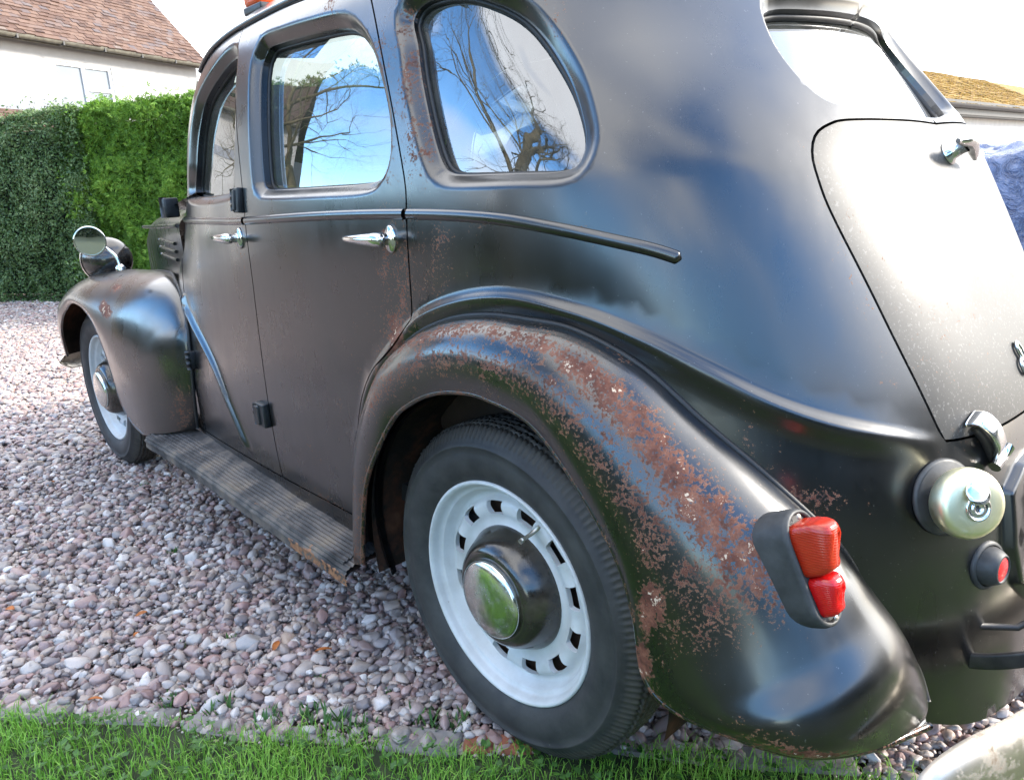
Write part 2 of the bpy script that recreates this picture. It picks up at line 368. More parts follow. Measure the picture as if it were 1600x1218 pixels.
def mat_tarp():
    k = NT('blue_plastic_sheet'); n = k.noise(7, 6, .6, dist=1.5)
    return k.set(col=k.ramp(n, [(.35, (.03, .05, .12)), (.6, (.10, .14, .26)), (.75, (.30, .33, .42))]), rough=.22, spec=.8).bump(n, 1.0, .05).m
def mat_bark():
    k = NT('pale_bark'); n = k.noise(6, 6, .65)
    return k.set(col=k.ramp(n, [(.3, (.06, .05, .03)), (.7, (.19, .16, .10))]), rough=.9, spec=.2).m
M = dict(paint=mat_paint(), lidpaint=mat_paint('boot_lid_paint', (.010, .010, .010), (.065, .062, .056), .36, .60, .10, .34), inner=mat_rusty_inner(), chrome=mat_chrome(), cap=mat_chrome('polished_hub_chrome', .17, .30, (.74, .74, .70)),  # boot lid: lighter, rougher base and weaker coat than the body paint
    oldchrome=mat_chrome('rusted_bumper_chrome', .42, 1.0, (.52, .47, .40)), brass=mat_chrome('yellowed_cap_plating', .40, .25, (.86, .83, .58)),
    ring=simple('black_enamel_ring', (.012, .012, .012), .18, 0, .5, 24, .15, .8, rv=.3, col2=(.05, .04, .03)), tyre=mat_tyre(), wheel=mat_wheel(),
    drum=simple('rusty_brake_drum', (.055, .030, .018), .85, 0, .5, 30, .4), rubber=simple('grey_perished_rubber', (.035, .036, .036), .55, 0, .45, 30, .35, rv=.3),
    black=simple('black_hinge_steel', (.014, .015, .016), .42, .0, .5, 40, .25), seal=simple('window_rubber', (.010, .010, .010), .5, 0, .5, 40, .3),
    iron=simple('oily_steel', (.030, .027, .025), .45, .3, .5, 30, .4), glass=mat_glass('side_glass'), rglass=mat_glass('rear_glass', (.30, .31, .31), 3.2), mirror=simple('mirror_glass', (.86, .87, .88), .02, 1.0, .02, 3),
    trim=simple('brown_leathercloth', (.050, .030, .020), .6, 0, .3, 25, .3), lining=simple('grey_headlining', (.12, .11, .10), .9, 0, .2, 20), cream=simple('black_wheel_plastic', (.03, .03, .03), .35, 0, .1, 20),
    board=mat_board(), lens=mat_lens('red_lens', (.40, .026, .008)), lens2=mat_lens('bright_red_lens', (.50, .006, .006), 1200), refl=mat_lens('reflector_red', (.70, .030, .035), 700), amber=mat_lens('orange_lens', (.75, .10, .02)),
    plate=simple('number_plate_black', (.02, .02, .02), .35, 0, .2, 20), pebble=mat_pebble(), gravel=mat_gravel(), soil=mat_soil(),
    grass=mat_leaf('lawn_grass', (.085, .20, .020), (.18, .40, .045), (.31, .50, .09), .5, .3), clover=mat_leaf('clover_green', (.030, .085, .015), (.055, .14, .028), (.10, .20, .05), .45, .25),
    darkleaf=mat_leaf('evergreen_leaf', (.010, .018, .007), (.022, .038, .014), (.045, .062, .026), .45, .1), turf=simple('turf', (.026, .036, .012), .9, 0, .5, 30, .5), stone=simple('grey_edging_stone', (.20, .185, .17), .85, 0, .35, 22, .5, col2=(.30, .27, .25)), brick=simple('red_edging_brick', (.25, .085, .045), .85, 0, .35, 30, .5),
    privet=mat_leaf('dark_hedge_leaf', (.030, .060, .016), (.080, .145, .038), (.18, .24, .10), .38, .15), conifer=mat_leaf('bright_conifer_spray', (.042, .10, .008), (.12, .25, .020), (.22, .36, .045), .55, .25),
    hedgecore=simple('hedge_inside', (.010, .016, .006), .95, 0, .3, 20), wood=simple('dark_twigs', (.035, .026, .018), .9, 0, .4, 20), bark=mat_bark(), render=simple('white_wall_render', (.40, .39, .38), .9, 0, .06, 6, .2), upvc=simple('white_window_frame', (.80, .80, .80), .4, 0, .03, 6),
    pane=simple('window_pane', (.16, .18, .20), .08, 0, .1, 2, 0, .9), tile=mat_tile('clay_roof_tile', [(0, (.045, .030, .028)), (.35, (.105, .062, .048)), (.6, (.15, .095, .072)), (.8, (.095, .080, .085)), (1, (.21, .16, .125))]),
    mosstile=mat_tile('mossy_roof_tile', [(0, (.10, .065, .03)), (.4, (.19, .11, .045)), (.7, (.26, .16, .05)), (1, (.14, .085, .05))], .9), gutter=simple('dark_gutter', (.045, .042, .040), .5, 0, .2, 10), oldgutter=simple('weathered_gutter', (.11, .10, .075), .7, 0, .4, 8),
    lead=simple('lead_flashing', (.20, .21, .24), .6, 0, .2, 6), garage=simple('garage_wall_render', (.62, .58, .52), .9, 0, .08, 6), tarp=mat_tarp(), deadleaf=simple('orange_dead_leaf', (.36, .11, .02), .7, 0, .4, 40), dark=simple('dark_interior', (.012, .011, .010), .9))
# ------------------------------------------------------------------ the car: one smooth body surface S(U, v), panels cut out of it
car = empty('vintage_saloon_car', label='old black saloon car with rusty rear mudguard, parked on the gravel beside the lawn', cat='car')
ARCHC = (0.0, .32); WB = 2.388; WR = .328
C4 = lambda P, n: catmull(P, n)
OPEN = dict(
    fdoor=[(1.055, 1.066), (1.055, 1.15), (1.04, 1.262), (1.01, 1.326), (.92, 1.382), (.845, 1.394), (.812, 1.36), (.795, 1.22), (.805, 1.10), (.83, 1.068)],
    rdoor=[(.662, 1.375), (.672, 1.345), (.655, 1.205), (.638, 1.10), (.625, 1.076), (.575, 1.069), (.36, 1.069), (.16, 1.072), (.108, 1.092), (.092, 1.13), (.105, 1.196), (.158, 1.287), (.215, 1.340), (.285, 1.370), (.42, 1.382), (.545, 1.388), (.64, 1.390)],
    quarter=[(.062, 1.345), (.040, 1.30), (.018, 1.24), (-.022, 1.15), (-.050, 1.098), (-.072, 1.082), (-.112, 1.077), (-.22, 1.076), (-.305, 1.077), (-.335, 1.095), (-.352, 1.138), (-.345, 1.215), (-.305, 1.285), (-.24, 1.330), (-.12, 1.362), (0, 1.372), (.045, 1.366)],
    rear=[(-.95, 1.142), (-.869, 1.143), (-.765, 1.154), (-.706, 1.161), (-.682, 1.181), (-.672, 1.236), (-.690, 1.300), (-.72, 1.318), (-.80, 1.322), (-.95, 1.324)])
def rounded(P, n=120):
    return resample(catmull(P, 400, True), 1.0 / n * sum(np.linalg.norm(np.diff(np.array(P), axis=0), axis=1)), True)
POPEN = {k: rounded(v) for k, v in OPEN.items() if k != 'rear'}
_rw = catmull(OPEN['rear'], 90); POPEN['rear'] = _rw                        # open at the centre line
BELT = catmull([(1.14, .990), (.90, .994), (.728, .997), (.325, 1.010), (.022, 1.013), (-.17, 1.007), (-.289, .990), (-.391, .964), (-.434, .946)], 160)
SWAGE = catmull([(.335, .30), (.30, .37), (.243, .568), (.175, .691), (.039, .804), (-.066, .859), (-.186, .883), (-.292, .867), (-.365, .835), (-.425, .793), (-.480, .750), (-.536, .718), (-.602, .694), (-.666, .674)], 120)
RIDGE = catmull([(1.055, .765), (1.035, .726), (1.003, .690), (.917, .568), (.841, .345)], 40)
REAR_GAP = catmull([(.175, 1.394), (.137, 1.331), (.100, 1.26), (.065, 1.182), (.027, 1.073), (.022, 1.013), (.024, .906), (.027, .825)], 40)
MID_GAP = catmull([(.825, 1.455), (.812, 1.43), (.783, 1.32), (.755, 1.215), (.722, 1.08), (.715, .997), (.710, .85), (.707, .60), (.705, .42), (.700, .335)], 50)
BOOT = np.vstack([catmull([(-.95, 1.119), (-.85, 1.123), (-.711, 1.124), (-.668, 1.117), (-.640, 1.102), (-.623, 1.074), (-.619, 1.04), (-.620, .999), (-.631, .911), (-.642, .822), (-.652, .751), (-.660, .700)], 70), catmull([(-.664, .686), (-.672, .680), (-.75, .678), (-.852, .682), (-.95, .684)], 30)])
PLINTH = [(-.95, .628), (-.835, .626), (-.786, .614), (-.745, .585), (-.738, .51), (-.748, .45), (-.782, .415), (-.95, .405)]
ARCH = np.array([(U, v) for U, v in [(.27 - 0, .24)] ])  # replaced below
def Sfull(U, v):
    return S(U, v)
def normal0(U, v):
    h = 1e-3; a = (S(U + h, v) - S(U - h, v)); b = (S(U, v + h) - S(U, v - h)); n = np.cross(a, b)
    n /= np.maximum(np.linalg.norm(n, axis=-1, keepdims=True), 1e-9)
    c = np.stack([S(U, v)[..., 0] - .5, S(U, v)[..., 1], S(U, v)[..., 2] - .8], -1)
    s = np.sign((n * c).sum(-1, keepdims=True)); s[s == 0] = 1
    return n * s
WPRESS = dict(fdoor=(.030, .020), rdoor=(.026, .022), quarter=(.027, .024), rear=(.014, .020))
def disp(U, v):
    Q = np.stack([U, v], -1); o = np.zeros(len(Q))
    for k, (wd, dp) in WPRESS.items():
        near = (Q[:, 0] > POPEN[k][:, 0].min() - wd) & (Q[:, 0] < POPEN[k][:, 0].max() + wd) & (Q[:, 1] > POPEN[k][:, 1].min() - wd) & (Q[:, 1] < POPEN[k][:, 1].max() + wd)
        if near.any():
            dd, _ = dist(Q[near], POPEN[k], k != 'rear'); ins = inpoly(Q[near], POPEN[k]); dd = np.where(ins, 0, dd)
            t = np.clip(1 - dd / wd, 0, 1); o[near] -= dp * (t * t * (3 - 2 * t) * .55 + .45 * t ** 3)
    near = (Q[:, 1] < .95) & (Q[:, 0] < .42)
    dd, s = dist(Q[near], SWAGE); T = SWAGE[1:] - SWAGE[:-1]; idx = np.clip((s * (len(SWAGE) - 1)).astype(int), 0, len(T) - 1)
    side = np.sign(T[idx, 0] * (Q[near][:, 1] - SWAGE[idx, 1]) - T[idx, 1] * (Q[near][:, 0] - SWAGE[idx, 0]))   # <0 outside (above)
    amp = .0105 * sstep(0, .06, s) * sstep(1.0, .86, s)
    o[near] += amp * np.where(side < 0, np.exp(-(dd / .011) ** 2), np.exp(-(dd / .020) ** 2))
    near = (Q[:, 0] > .80) & (Q[:, 1] < .82)
    if near.any():
        dd, s = dist(Q[near], RIDGE); o[near] += .013 * np.exp(-(dd / (.012 - .005 * s)) ** 2) * sstep(0, .08, s) * sstep(1.0, .93, s)
    near = (Q[:, 0] < -.70) & (Q[:, 1] < .68)
    if near.any():
        dd, _ = dist(Q[near], np.array(PLINTH)); ins = inpoly(Q[near], np.array(PLINTH)); sd = np.where(ins, dd, -dd)
        o[near] += .014 * sstep(-.007, .004, sd) - .009 * sstep(.014, .024, sd)
    return o
def Sd(U, v, off=0.0):
    U = np.asarray(U, float); v = np.asarray(v, float)
    return S(U, v) + normal0(U, v) * (disp(U, v) + off)[:, None]
RUSTB = [  # (U, v, radius U, radius v, amount)
    (.080, .785, .045, .06, .85), (.050, .87, .05, .11, .46), (.10, .90, .03, .08, .42), (.085, .955, .028, .05, .52), (-.055, .955, .035, .06, .42), (-.03, .90, .04, .06, .36), (.03, .95, .012, .14, .42),
    (.085, 1.16, .035, .13, .44), (.12, 1.27, .03, .08, .42), (.035, 1.06, .014, .06, .40), (.33, 1.418, .045, .035, .52), (-.005, 1.13, .035, .07, .52), (.035, 1.24, .03, .08, .50), (.07, 1.33, .03, .06, .40),
    (.15, .71, .02, .10, .42), (.235, .60, .012, .14, .36), (-.50, .62, .045, .018, .56), (-.455, .69, .012, .05, .40), (.79, .95, .015, .05, .44), (.76, .90, .02, .06, .34), (1.08, .36, .05, .05, .42), (.5, .45, .04, .03, .2), (.33, .60, .02, .03, .26),
    (-.33, 1.30, .03, .05, .30), (-.62, .90, .012, .12, .26), (-.78, .86, .12, .2, .10), (.45, .34, .2, .014, .38), (-.16, 1.0, .03, .012, .40), (-.33, .985, .03, .01, .42)]
def rust_uv(U, v):
    r = np.zeros(len(U))
    for a, b, ra, rb, amt in RUSTB: r = np.maximum(r, amt * np.exp(-((U - a) / ra) ** 2 - ((v - b) / rb) ** 2))
    return r
def panel(name, outline, holes, mat, parent, h=.018, sym=False, mirror=False, off=0.0, flange=.014, hole_flange=.016, extra=None, bare=False, rust=True):
    outline = resample(outline, h * .7, True)
    hs = [resample(np.asarray(q), h * .45, True) for q in holes]
    pts = [outline] + hs; edges = []; n = 0
    for q in pts:
        edges += [(n + i, n + (i + 1) % len(q)) for i in range(len(q))]; n += len(q)
    lo, hi = outline.min(0), outline.max(0)
    gx, gy = np.meshgrid(np.arange(lo[0], hi[0], h), np.arange(lo[1], hi[1], h), indexing='ij'); gx = gx + (np.arange(gx.shape[1]) % 2) * h * .5
    G = np.stack([gx.ravel(), gy.ravel()], 1)
    if not bare:
        for k, line, offs in (('s', SWAGE, (-.020, -.014, -.009, -.0045, 0, .006, .012, .019, .028, .038)), ('r', RIDGE, (-.018, -.012, -.007, -.003, 0, .003, .007, .012, .018)), ('p', np.array(PLINTH), (-.008, -.004, 0, .004, .010, .014, .019, .024))):
            R = resample(line, .012); T = np.gradient(R, axis=0); T /= np.linalg.norm(T, axis=1)[:, None]; Nn = np.stack([-T[:, 1], T[:, 0]], 1)
            E = np.concatenate([R + Nn * o for o in offs]); G = G[dist(G, R)[0] > max(abs(o) for o in offs) * .9]; G = np.vstack([G, E])
        for k in POPEN:
            R = resample(POPEN[k], .010, k != 'rear'); T = np.roll(R, -1, 0) - np.roll(R, 1, 0); T /= np.maximum(np.linalg.norm(T, axis=1), 1e-9)[:, None]; Nn = np.stack([-T[:, 1], T[:, 0]], 1)
            wd = WPRESS[k][0]; E = np.concatenate([R + Nn * o * sg for o in np.linspace(.15, 1.05, 8) * wd for sg in (1, -1)]); E = E[~inpoly(E, POPEN[k])]
            dE = dist(E, POPEN[k], k != 'rear')[0]; E = E[dE > .10 * wd]
            G = G[dist(G, POPEN[k], k != 'rear')[0] > wd]; G = np.vstack([G, E])
    ok = inpoly(G, outline) & (dist(G, outline, True)[0] > h * .35)
    for q in hs: ok &= ~inpoly(G, q) & (dist(G, q, True)[0] > .003)
    G = G[ok]
    allp = np.vstack(pts + [G])
    v2, e2, f2, *_ = delaunay_2d_cdt([Vector(p) for p in allp], edges, [], 0, 1e-5)
    uv = np.array([(p.x, p.y) for p in v2]); F = np.array([f for f in f2 if len(f) == 3])
    cen = uv[F].mean(1); keep = inpoly(cen, outline)
    for q in hs: keep &= ~inpoly(cen, q)
    F = F[keep]
    U, v = uv[:, 0], uv[:, 1]; P = Sd(U, v, off) if not bare else S(U, v) + normal0(U, v) * off
    e = 6e-4
    f = (lambda a, b: Sd(a, b, off)) if not bare else (lambda a, b: S(a, b))
    N = np.cross(f(U + e, v) - f(U - e, v), f(U, v + e) - f(U, v - e)); N /= np.maximum(np.linalg.norm(N, axis=1), 1e-12)[:, None]
    N *= np.where((N * normal0(U, v)).sum(1) < 0, -1, 1)[:, None]
    if sym:
        cl = np.abs(U + LR) < 2e-3; P[cl, 1] = 0; N[cl, 1] = 0; N /= np.maximum(np.linalg.norm(N, axis=1), 1e-12)[:, None]
    fn = np.cross(P[F[:, 1]] - P[F[:, 0]], P[F[:, 2]] - P[F[:, 0]]); bad = (fn * N[F].mean(1)).sum(1) < 0; F[bad] = F[bad][:, ::-1]
    # return flanges round the edges
    cnt = {}
    for t in F:
        for a, b in ((t[0], t[1]), (t[1], t[2]), (t[2], t[0])):
            cnt[(a, b)] = cnt.get((a, b), 0) + 1
    bnd = [(a, b) for (a, b) in cnt if (b, a) not in cnt]
    V = [P]; FF = [tuple(t) for t in F]; LN = [N[F].reshape(-1, 3)]; nb = len(P)
    hole_pts = np.vstack(hs) if hs else np.zeros((0, 2))
    used = {}; ex = []
    def inner(i):
        if i not in used:
            isH = len(hole_pts) and np.min(np.abs(hole_pts - uv[i]).sum(1)) < 1e-4
            used[i] = nb + len(ex); ex.append(P[i] - normal0(U[i:i + 1], v[i:i + 1])[0] * (hole_flange if isH else flange))
        return used[i]
    fl = []
    for a, b in bnd:
        if sym and abs(U[a] + LR) < 2e-3 and abs(U[b] + LR) < 2e-3: continue
        fl.append((b, a, inner(a), inner(b)))
    V = np.vstack([P] + ([np.array(ex)] if ex else []))
    lf = []
    for q in fl:
        nn = np.cross(V[q[1]] - V[q[0]], V[q[3]] - V[q[0]]); nn = unit(nn); lf.append(np.tile(nn, (4, 1)))
    LNs = np.vstack([N[F].reshape(-1, 3)] + lf) if lf else N[F].reshape(-1, 3)
    faces = FF + fl; rr = np.concatenate([rust_uv(U, v) if rust else np.zeros(len(U)), np.zeros(len(ex))])
    if sym:
        k = len(V); V = np.vstack([V, V * (1, -1, 1)]); faces = faces + [tuple(i + k for i in q[::-1]) for q in faces]
        # loops of the mirrored half come reversed
        o = []; p = 0
        for q in FF + fl: o.append(LNs[p:p + len(q)][::-1] * (1, -1, 1)); p += len(q)
        LNs = np.vstack([LNs] + o); rr = np.concatenate([rr, rr * .6])
    me = bpy.data.meshes.new(name); me.from_pydata(V.tolist(), [], [tuple(int(i) for i in q) for q in faces]); me.polygons.foreach_set('use_smooth', [True] * len(faces))
    at = me.attributes.new('rust', 'FLOAT', 'POINT'); at.data.foreach_set('value', rr.astype(np.float32))
    me.materials.append(mat); me.update(); me.normals_split_custom_set(LNs.tolist()); me['ln'] = 0
    o = link(name, me, parent)
    if mirror:
        m2 = bpy.data.meshes.new(name); m2.from_pydata((V * (1, -1, 1)).tolist(), [], [tuple(int(i) for i in q[::-1]) for q in faces]); m2.polygons.foreach_set('use_smooth', [True] * len(faces))
        at = m2.attributes.new('rust', 'FLOAT', 'POINT'); at.data.foreach_set('value', (rr * .5).astype(np.float32)); m2.materials.append(mat); m2.update()
        q = []; p = 0
        for t in faces: q.append(LNs[p:p + len(t)][::-1] * (1, -1, 1)); p += len(t)
        m2.normals_split_custom_set(np.vstack(q).tolist()); return o, link(name, m2, parent)
    return o

# outlines -------------------------------------------------------------
g = .0022
rg = REAR_GAP + (g, 0); mg_r = MID_GAP - (g, 0); mg_f = MID_GAP + (g, 0)
lowR = catmull([(.029, .825), (.072, .782), (.12, .745), (.186, .70), (.237, .63), (.266, .55), (.282, .45), (.290, .337)], 30)
RDOOR = np.vstack([mg_r[::-1], catmull([(.80, 1.456), (.6, 1.462), (.4, 1.452), (.25, 1.432), (.195, 1.412)], 20), rg, lowR[1:], [(.45, .337)]])
FDOOR = np.vstack([mg_f, [(.8, .335), (1.04, .335)], catmull([(1.030, .42), (1.016, .574), (1.026, .692), (1.078, .843), (1.125, .96), (1.143, 1.06), (1.135, 1.2), (1.115, 1.30), (1.075, 1.385), (1.00, 1.44), (.90, 1.457)], 40)])
def grow(poly, k):
    T = np.roll(poly, -1, 0) - np.roll(poly, 1, 0); T /= np.maximum(np.linalg.norm(T, axis=1), 1e-9)[:, None]; N = np.stack([T[:, 1], -T[:, 0]], 1)
    a = (poly[:, 0] * np.roll(poly[:, 1], -1) - np.roll(poly[:, 0], -1) * poly[:, 1]).sum(); return poly + N * (k if a > 0 else -k)
RD_HOLE = grow(resample(RDOOR, .012, True), .0042); FD_HOLE = grow(resample(FDOOR, .012, True), .0042)
th = np.linspace(np.radians(-17), np.radians(197), 60)
arc = np.stack([.385 * np.cos(th), .32 + .385 * np.sin(th)], 1)            # wheel opening in x, z
_ug = np.linspace(-.8, .8, 600); _xg = S(_ug, np.full(600, .5))[:, 0]
arcU = np.interp(arc[:, 0], _xg, _ug)
ARCHH = np.stack([arcU, arc[:, 1]], 1)
UF = 1.42
shell = np.vstack([[(-LR, 1.88)], [(-LR, .23)], catmull([(-LR, .23), (-.8, .22), (-.7, .222), (-.62, .25), (-.56, .28)], 16)[1:], [ARCHH[-1] + (-.02, -.0)], ARCHH[::-1],
                   [(ARCHH[0, 0] + .01, .235)], [(.8, .27), (1.36, .27), (1.36, .9), (UF, 1.05)], [(1.30, 1.06), (1.27, 1.30), (1.24, 1.42), (1.30, 1.47), (UF, 1.48)], [(UF, 1.88)]])
body = panel('body', shell, [RD_HOLE, FD_HOLE, POPEN['quarter'], np.vstack([POPEN['rear'], [(-LR - .05, 1.33), (-LR - .05, 1.13)]]), np.vstack([grow(np.array(BOOT), -0.0)[:], [(-LR - .05, .68), (-LR - .05, 1.12)]])] if False else
             [RD_HOLE, FD_HOLE, POPEN['quarter']], M['paint'], car, sym=True) if False else None
# the rear half-openings touch the centre line, so they become notches of the shell outline
rwn = POPEN['rear'][::-1].copy(); rwn[0, 0] = rwn[-1, 0] = -LR                # top -> bottom at the centre line
bt = np.array(BOOT); btn = grow(resample(bt, .012), 0.0); btn = btn[np.argsort(np.arange(len(btn)))]
bT = np.gradient(bt, axis=0); bT /= np.linalg.norm(bT, axis=1)[:, None]; bo = bt + np.stack([-bT[:, 1], bT[:, 0]], 1) * .0036; bo[0, 0] = bo[-1, 0] = -LR
shell2 = np.vstack([[(-LR, 1.88)], rwn, bo, shell[1:]])
body = panel('body', shell2, [RD_HOLE, FD_HOLE, POPEN['quarter']], M['paint'], car, sym=True)
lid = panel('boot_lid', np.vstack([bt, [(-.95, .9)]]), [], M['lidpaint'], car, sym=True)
rd, rd_r = panel('door', RDOOR, [POPEN['rdoor']], M['paint'], car, mirror=True)
fd, fd_r = panel('door', FDOOR, [POPEN['fdoor']], M['paint'], car, mirror=True)
# glass and rubber -----------------------------------------------------
def pane(key, parent, depth, mir_parent=None):
    o = grow(POPEN[key], .006) if key != 'rear' else None
    if key == 'rear':
        q = POPEN['rear'] + np.array([0, 0]); panel('window', np.vstack([q, [(-.95, 1.23)]]), [], M['rglass'], parent, h=.03, sym=True, off=-depth, flange=.001, bare=True, rust=False); return
    a, b = panel('window', o, [], M['glass'], parent, h=.03, mirror=True, off=-depth, flange=.001, bare=True, rust=False)
    if mir_parent is not None: b.parent = mir_parent
    R = resample(POPEN[key], .012, True); P = S(R[:, 0], R[:, 1]) + normal0(R[:, 0], R[:, 1]) * (-depth + .003); m = MB(); m.tube(P, .0048, 6, closed=True)
    m.build('window_seal', M['seal'], parent); m.build('window_seal', M['seal'], mir_parent or parent, mirror=True)
pane('rdoor', rd, .044, rd_r); pane('fdoor', fd, .042, fd_r); pane('quarter', body, .040, body); pane('rear', body, .040)
m = MB(); R = POPEN['rear']; P = S(R[:, 0], R[:, 1]) + normal0(R[:, 0], R[:, 1]) * -.036; P = np.vstack([P, (P * (1, -1, 1))[::-1]]); m.tube(P, .006, 6, closed=True); m.build('window_seal', M['seal'], body)

# mouldings ------------------------------------------------------------
def moulding(parent, mparent, a, b, end=False):
    q = BELT[(BELT[:, 0] <= a) & (BELT[:, 0] >= b)]; P = S(q[:, 0], q[:, 1]); N = normal0(q[:, 0], q[:, 1]); T = np.gradient(P, axis=0); T /= np.linalg.norm(T, axis=1)[:, None]; B = np.cross(N, T)
    rows = []; n = len(P)
    for i in range(n):
        k = 1.0 if not end else min(1, (n - 1 - i + .6) / 4); r = []
        for t in np.linspace(0, np.pi, 9): r.append(P[i] + B[i] * math.cos(t) * .0098 * k + N[i] * (math.sin(t) ** .8 * .0085 * k - .001))
        rows.append(r)
    m = MB(); m.grid(rows); ob = m.build('waist_moulding', M['paint'], parent); m.build('waist_moulding', M['paint'], mparent, mirror=True)
moulding(fd, fd_r, 1.14, .7185); moulding(rd, rd_r, .7115, .0262); moulding(body, body, .0195, -.5, True)
# drip rail over the doors
q = catmull([(1.10, 1.395), (1.05, 1.432), (.95, 1.458), (.80, 1.470), (.55, 1.476), (.3, 1.462), (.16, 1.435), (.03, 1.40), (-.03, 1.385)], 80); P = S(q[:, 0], q[:, 1]) + normal0(q[:, 0], q[:, 1]) * .004
m = MB(); m.tube(P, .0062, 8); m.build('drip_rail', M['paint'], body); m.build('drip_rail', M['paint'], body, mirror=True)

# mudguards ------------------------------------------------------------
def mudguard(name, A, B, NA, bulge, T=170, s_n=34, rustf=None, w1=.68, up=.0, tail=.5, rad=.58, ex=None):
    A, B, NA = catmull(A, T), catmull(B, T), catmull(NA, T); NA /= np.linalg.norm(NA, axis=1)[:, None]
    D = A - B; Dxz = D * (1, 0, 1); bul = catmull(np.array(bulge)[:, None], T)[:, 0][:, None]
    wid = np.linalg.norm(D, axis=1)[:, None]
    tl = np.linspace(0, 1, T)[:, None]; P1 = A + NA * np.maximum(w1 * np.abs(D[:, 1:2]), .10 * wid) * (1 - tail * sstep(.60, 1.0, tl)) + np.array([0, 0, up])
    P2 = B + Dxz * rad + NA * 0 + np.array([0, 1, 0]) * bul
    if ex is not None: e_ = catmull(np.array(ex)[:, None], T); P1 = P1 + e_ * np.array([-1, .25, .15]); P2 = P2 + e_ * np.array([-.8, .1, .25])
    s = np.linspace(0, 1, s_n)[None, :, None]
    G = (1 - s) ** 3 * A[:, None] + 3 * s * (1 - s) ** 2 * P1[:, None] + 3 * s * s * (1 - s) * P2[:, None] + s ** 3 * B[:, None]
    m = MB(); m.grid(G); nn = m.n
    gu = np.gradient(G, axis=0); gv = np.gradient(G, axis=1); N = np.cross(gu, gv); N /= np.maximum(np.linalg.norm(N, axis=2), 1e-9)[..., None]
    if N[T // 2, s_n // 2, 1] < 0: N = -N
    o = []
    tt, ss = np.meshgrid(np.linspace(0, len(bulge) - 1, T), np.linspace(0, 1, s_n), indexing='ij')
    r = rustf(tt.ravel(), ss.ravel()) if rustf else np.zeros(T * s_n)
    m.tube(B - N[:, -1] * .003, .0052, 8)
    lipn = m.n - nn
    for mir in (False, True):
        ob = m.build(name, M['paint'], car, mirror=mir); at = ob.data.attributes.new('rust', 'FLOAT', 'POINT')
        lr = np.repeat(r.reshape(T, s_n)[:, -1], 8) * .8 + .1
        at.data.foreach_set('value', np.concatenate([r, lr])[:].astype(np.float32)); o.append(ob)
        k = MB(); k.grid(G[:, :-1] - N[:, :-1] * .006, flip=True); k.build('mudguard_underside', M['inner'], ob, mirror=mir)
        k = MB(); k.tube(A + NA * .002, .0055, 7); k.build('mudguard_piping', M['seal'], ob, mirror=mir)
    return o, G, N
RA = [(.455, .620, .25), (.425, .634, .40), (.388, .639, .554), (.288, .641, .71), (.18, .641, .79), (.072, .641, .834), (-.028, .639, .852), (-.12, .632, .852), (-.206, .619, .843), (-.305, .593, .798), (-.394, .563, .722), (-.474, .526, .649), (-.548, .479, .564), (-.578, .448, .50), (-.603, .424, .448), (-.627, .408, .40), (-.650, .402, .36), (-.668, .410, .325)]
RB = [(.370, .69, .275), (.345, .69, .40), (.306, .69, .503), (.206, .69, .632), (.13, .69, .685), (.059, .69, .714), (-.01, .69, .727), (-.075, .69, .727), (-.175, .69, .705), (-.264, .69, .63), (-.334, .69, .542), (-.366, .69, .462), (-.384, .69, .372), (-.43, .69, .342), (-.52, .683, .344), (-.602, .645, .337), (-.660, .555, .328), (-.688, .452, .322)]
RN = [(0, 1, 0)] * 7 + [(-.05, 1, .02), (-.15, 1, .02), (-.25, .95, .05), (-.36, .9, .08), (-.5, .82, .1), (-.65, .72, .1), (-.72, .66, .1), (-.78, .6, .1), (-.8, .58, .1), (-.82, .55, .08), (-.85, .5, 0)]
RBU = [.004, .006, .01, .026, .034, .037, .038, .038, .038, .038, .038, .040, .043, .048, .050, .046, .030, .010]
def rust_rear(t, s):
    band = np.exp(-((s - (.36 + .10 * sstep(8, 12, t))) / .17) ** 2) * sstep(1.6, 3.0, t) * sstep(12.8, 11.2, t) * .74
    low = np.exp(-((s - .66) / .20) ** 2) * sstep(2.0, 3.2, t) * sstep(12.6, 11.6, t) * .47
    edge = np.exp(-((s - 1.0) / .05) ** 2) * .30 + .34 * sstep(2.9, 1.0, t) * np.exp(-((s - .75) / .5) ** 2)
    p1 = .92 * np.exp(-((t - 11.15) / .33) ** 4 - ((s - .86) / .085) ** 4); p2 = .95 * np.exp(-((t - 11.75) / .35) ** 4 - ((s - .975) / .05) ** 4)
    p3 = .80 * np.exp(-((t - 15.1) / .55) ** 2 - ((s - .86) / .08) ** 2) + .36 * np.exp(-((t - 14.3) / .6) ** 2 - ((s - .9) / .1) ** 2)
    p4 = .42 * np.exp(-((t - 8.7) / .25) ** 2 - ((s - .05) / .05) ** 2)
    cl = .25 + .75 * sstep(7.0, 8.6, t)
    return np.maximum.reduce([band * (.72 + .28 * cl), low, edge, p1, p2, p3, p4])
rear_guard, RG, RGN = mudguard('rear_mudguard', RA, RB, RN, RBU, rustf=rust_rear, ex=[0] * 11 + [.004, .016, .034, .040, .026, .008, .0])
FA = [(2.90, .40, .40), (2.89, .38, .54), (2.81, .37, .665), (2.66, .37, .728), (2.48, .39, .760), (2.28, .42, .778), (2.05, .45, .795), (1.84, .48, .803), (1.665, .53, .795), (1.54, .562, .755), (1.455, .588, .68), (1.435, .601, .58), (1.445, .606, .46), (1.475, .601, .335)]
FB = [(2.72, .67, .42), (2.64, .69, .53), (2.53, .70, .61), (2.42, .70, .660), (2.326, .70, .688), (2.21, .70, .685), (2.11, .70, .652), (2.05, .70, .60), (2.00, .70, .53), (1.965, .70, .45), (1.935, .70, .38), (1.88, .70, .33), (1.81, .70, .298), (1.735, .695, .278)]
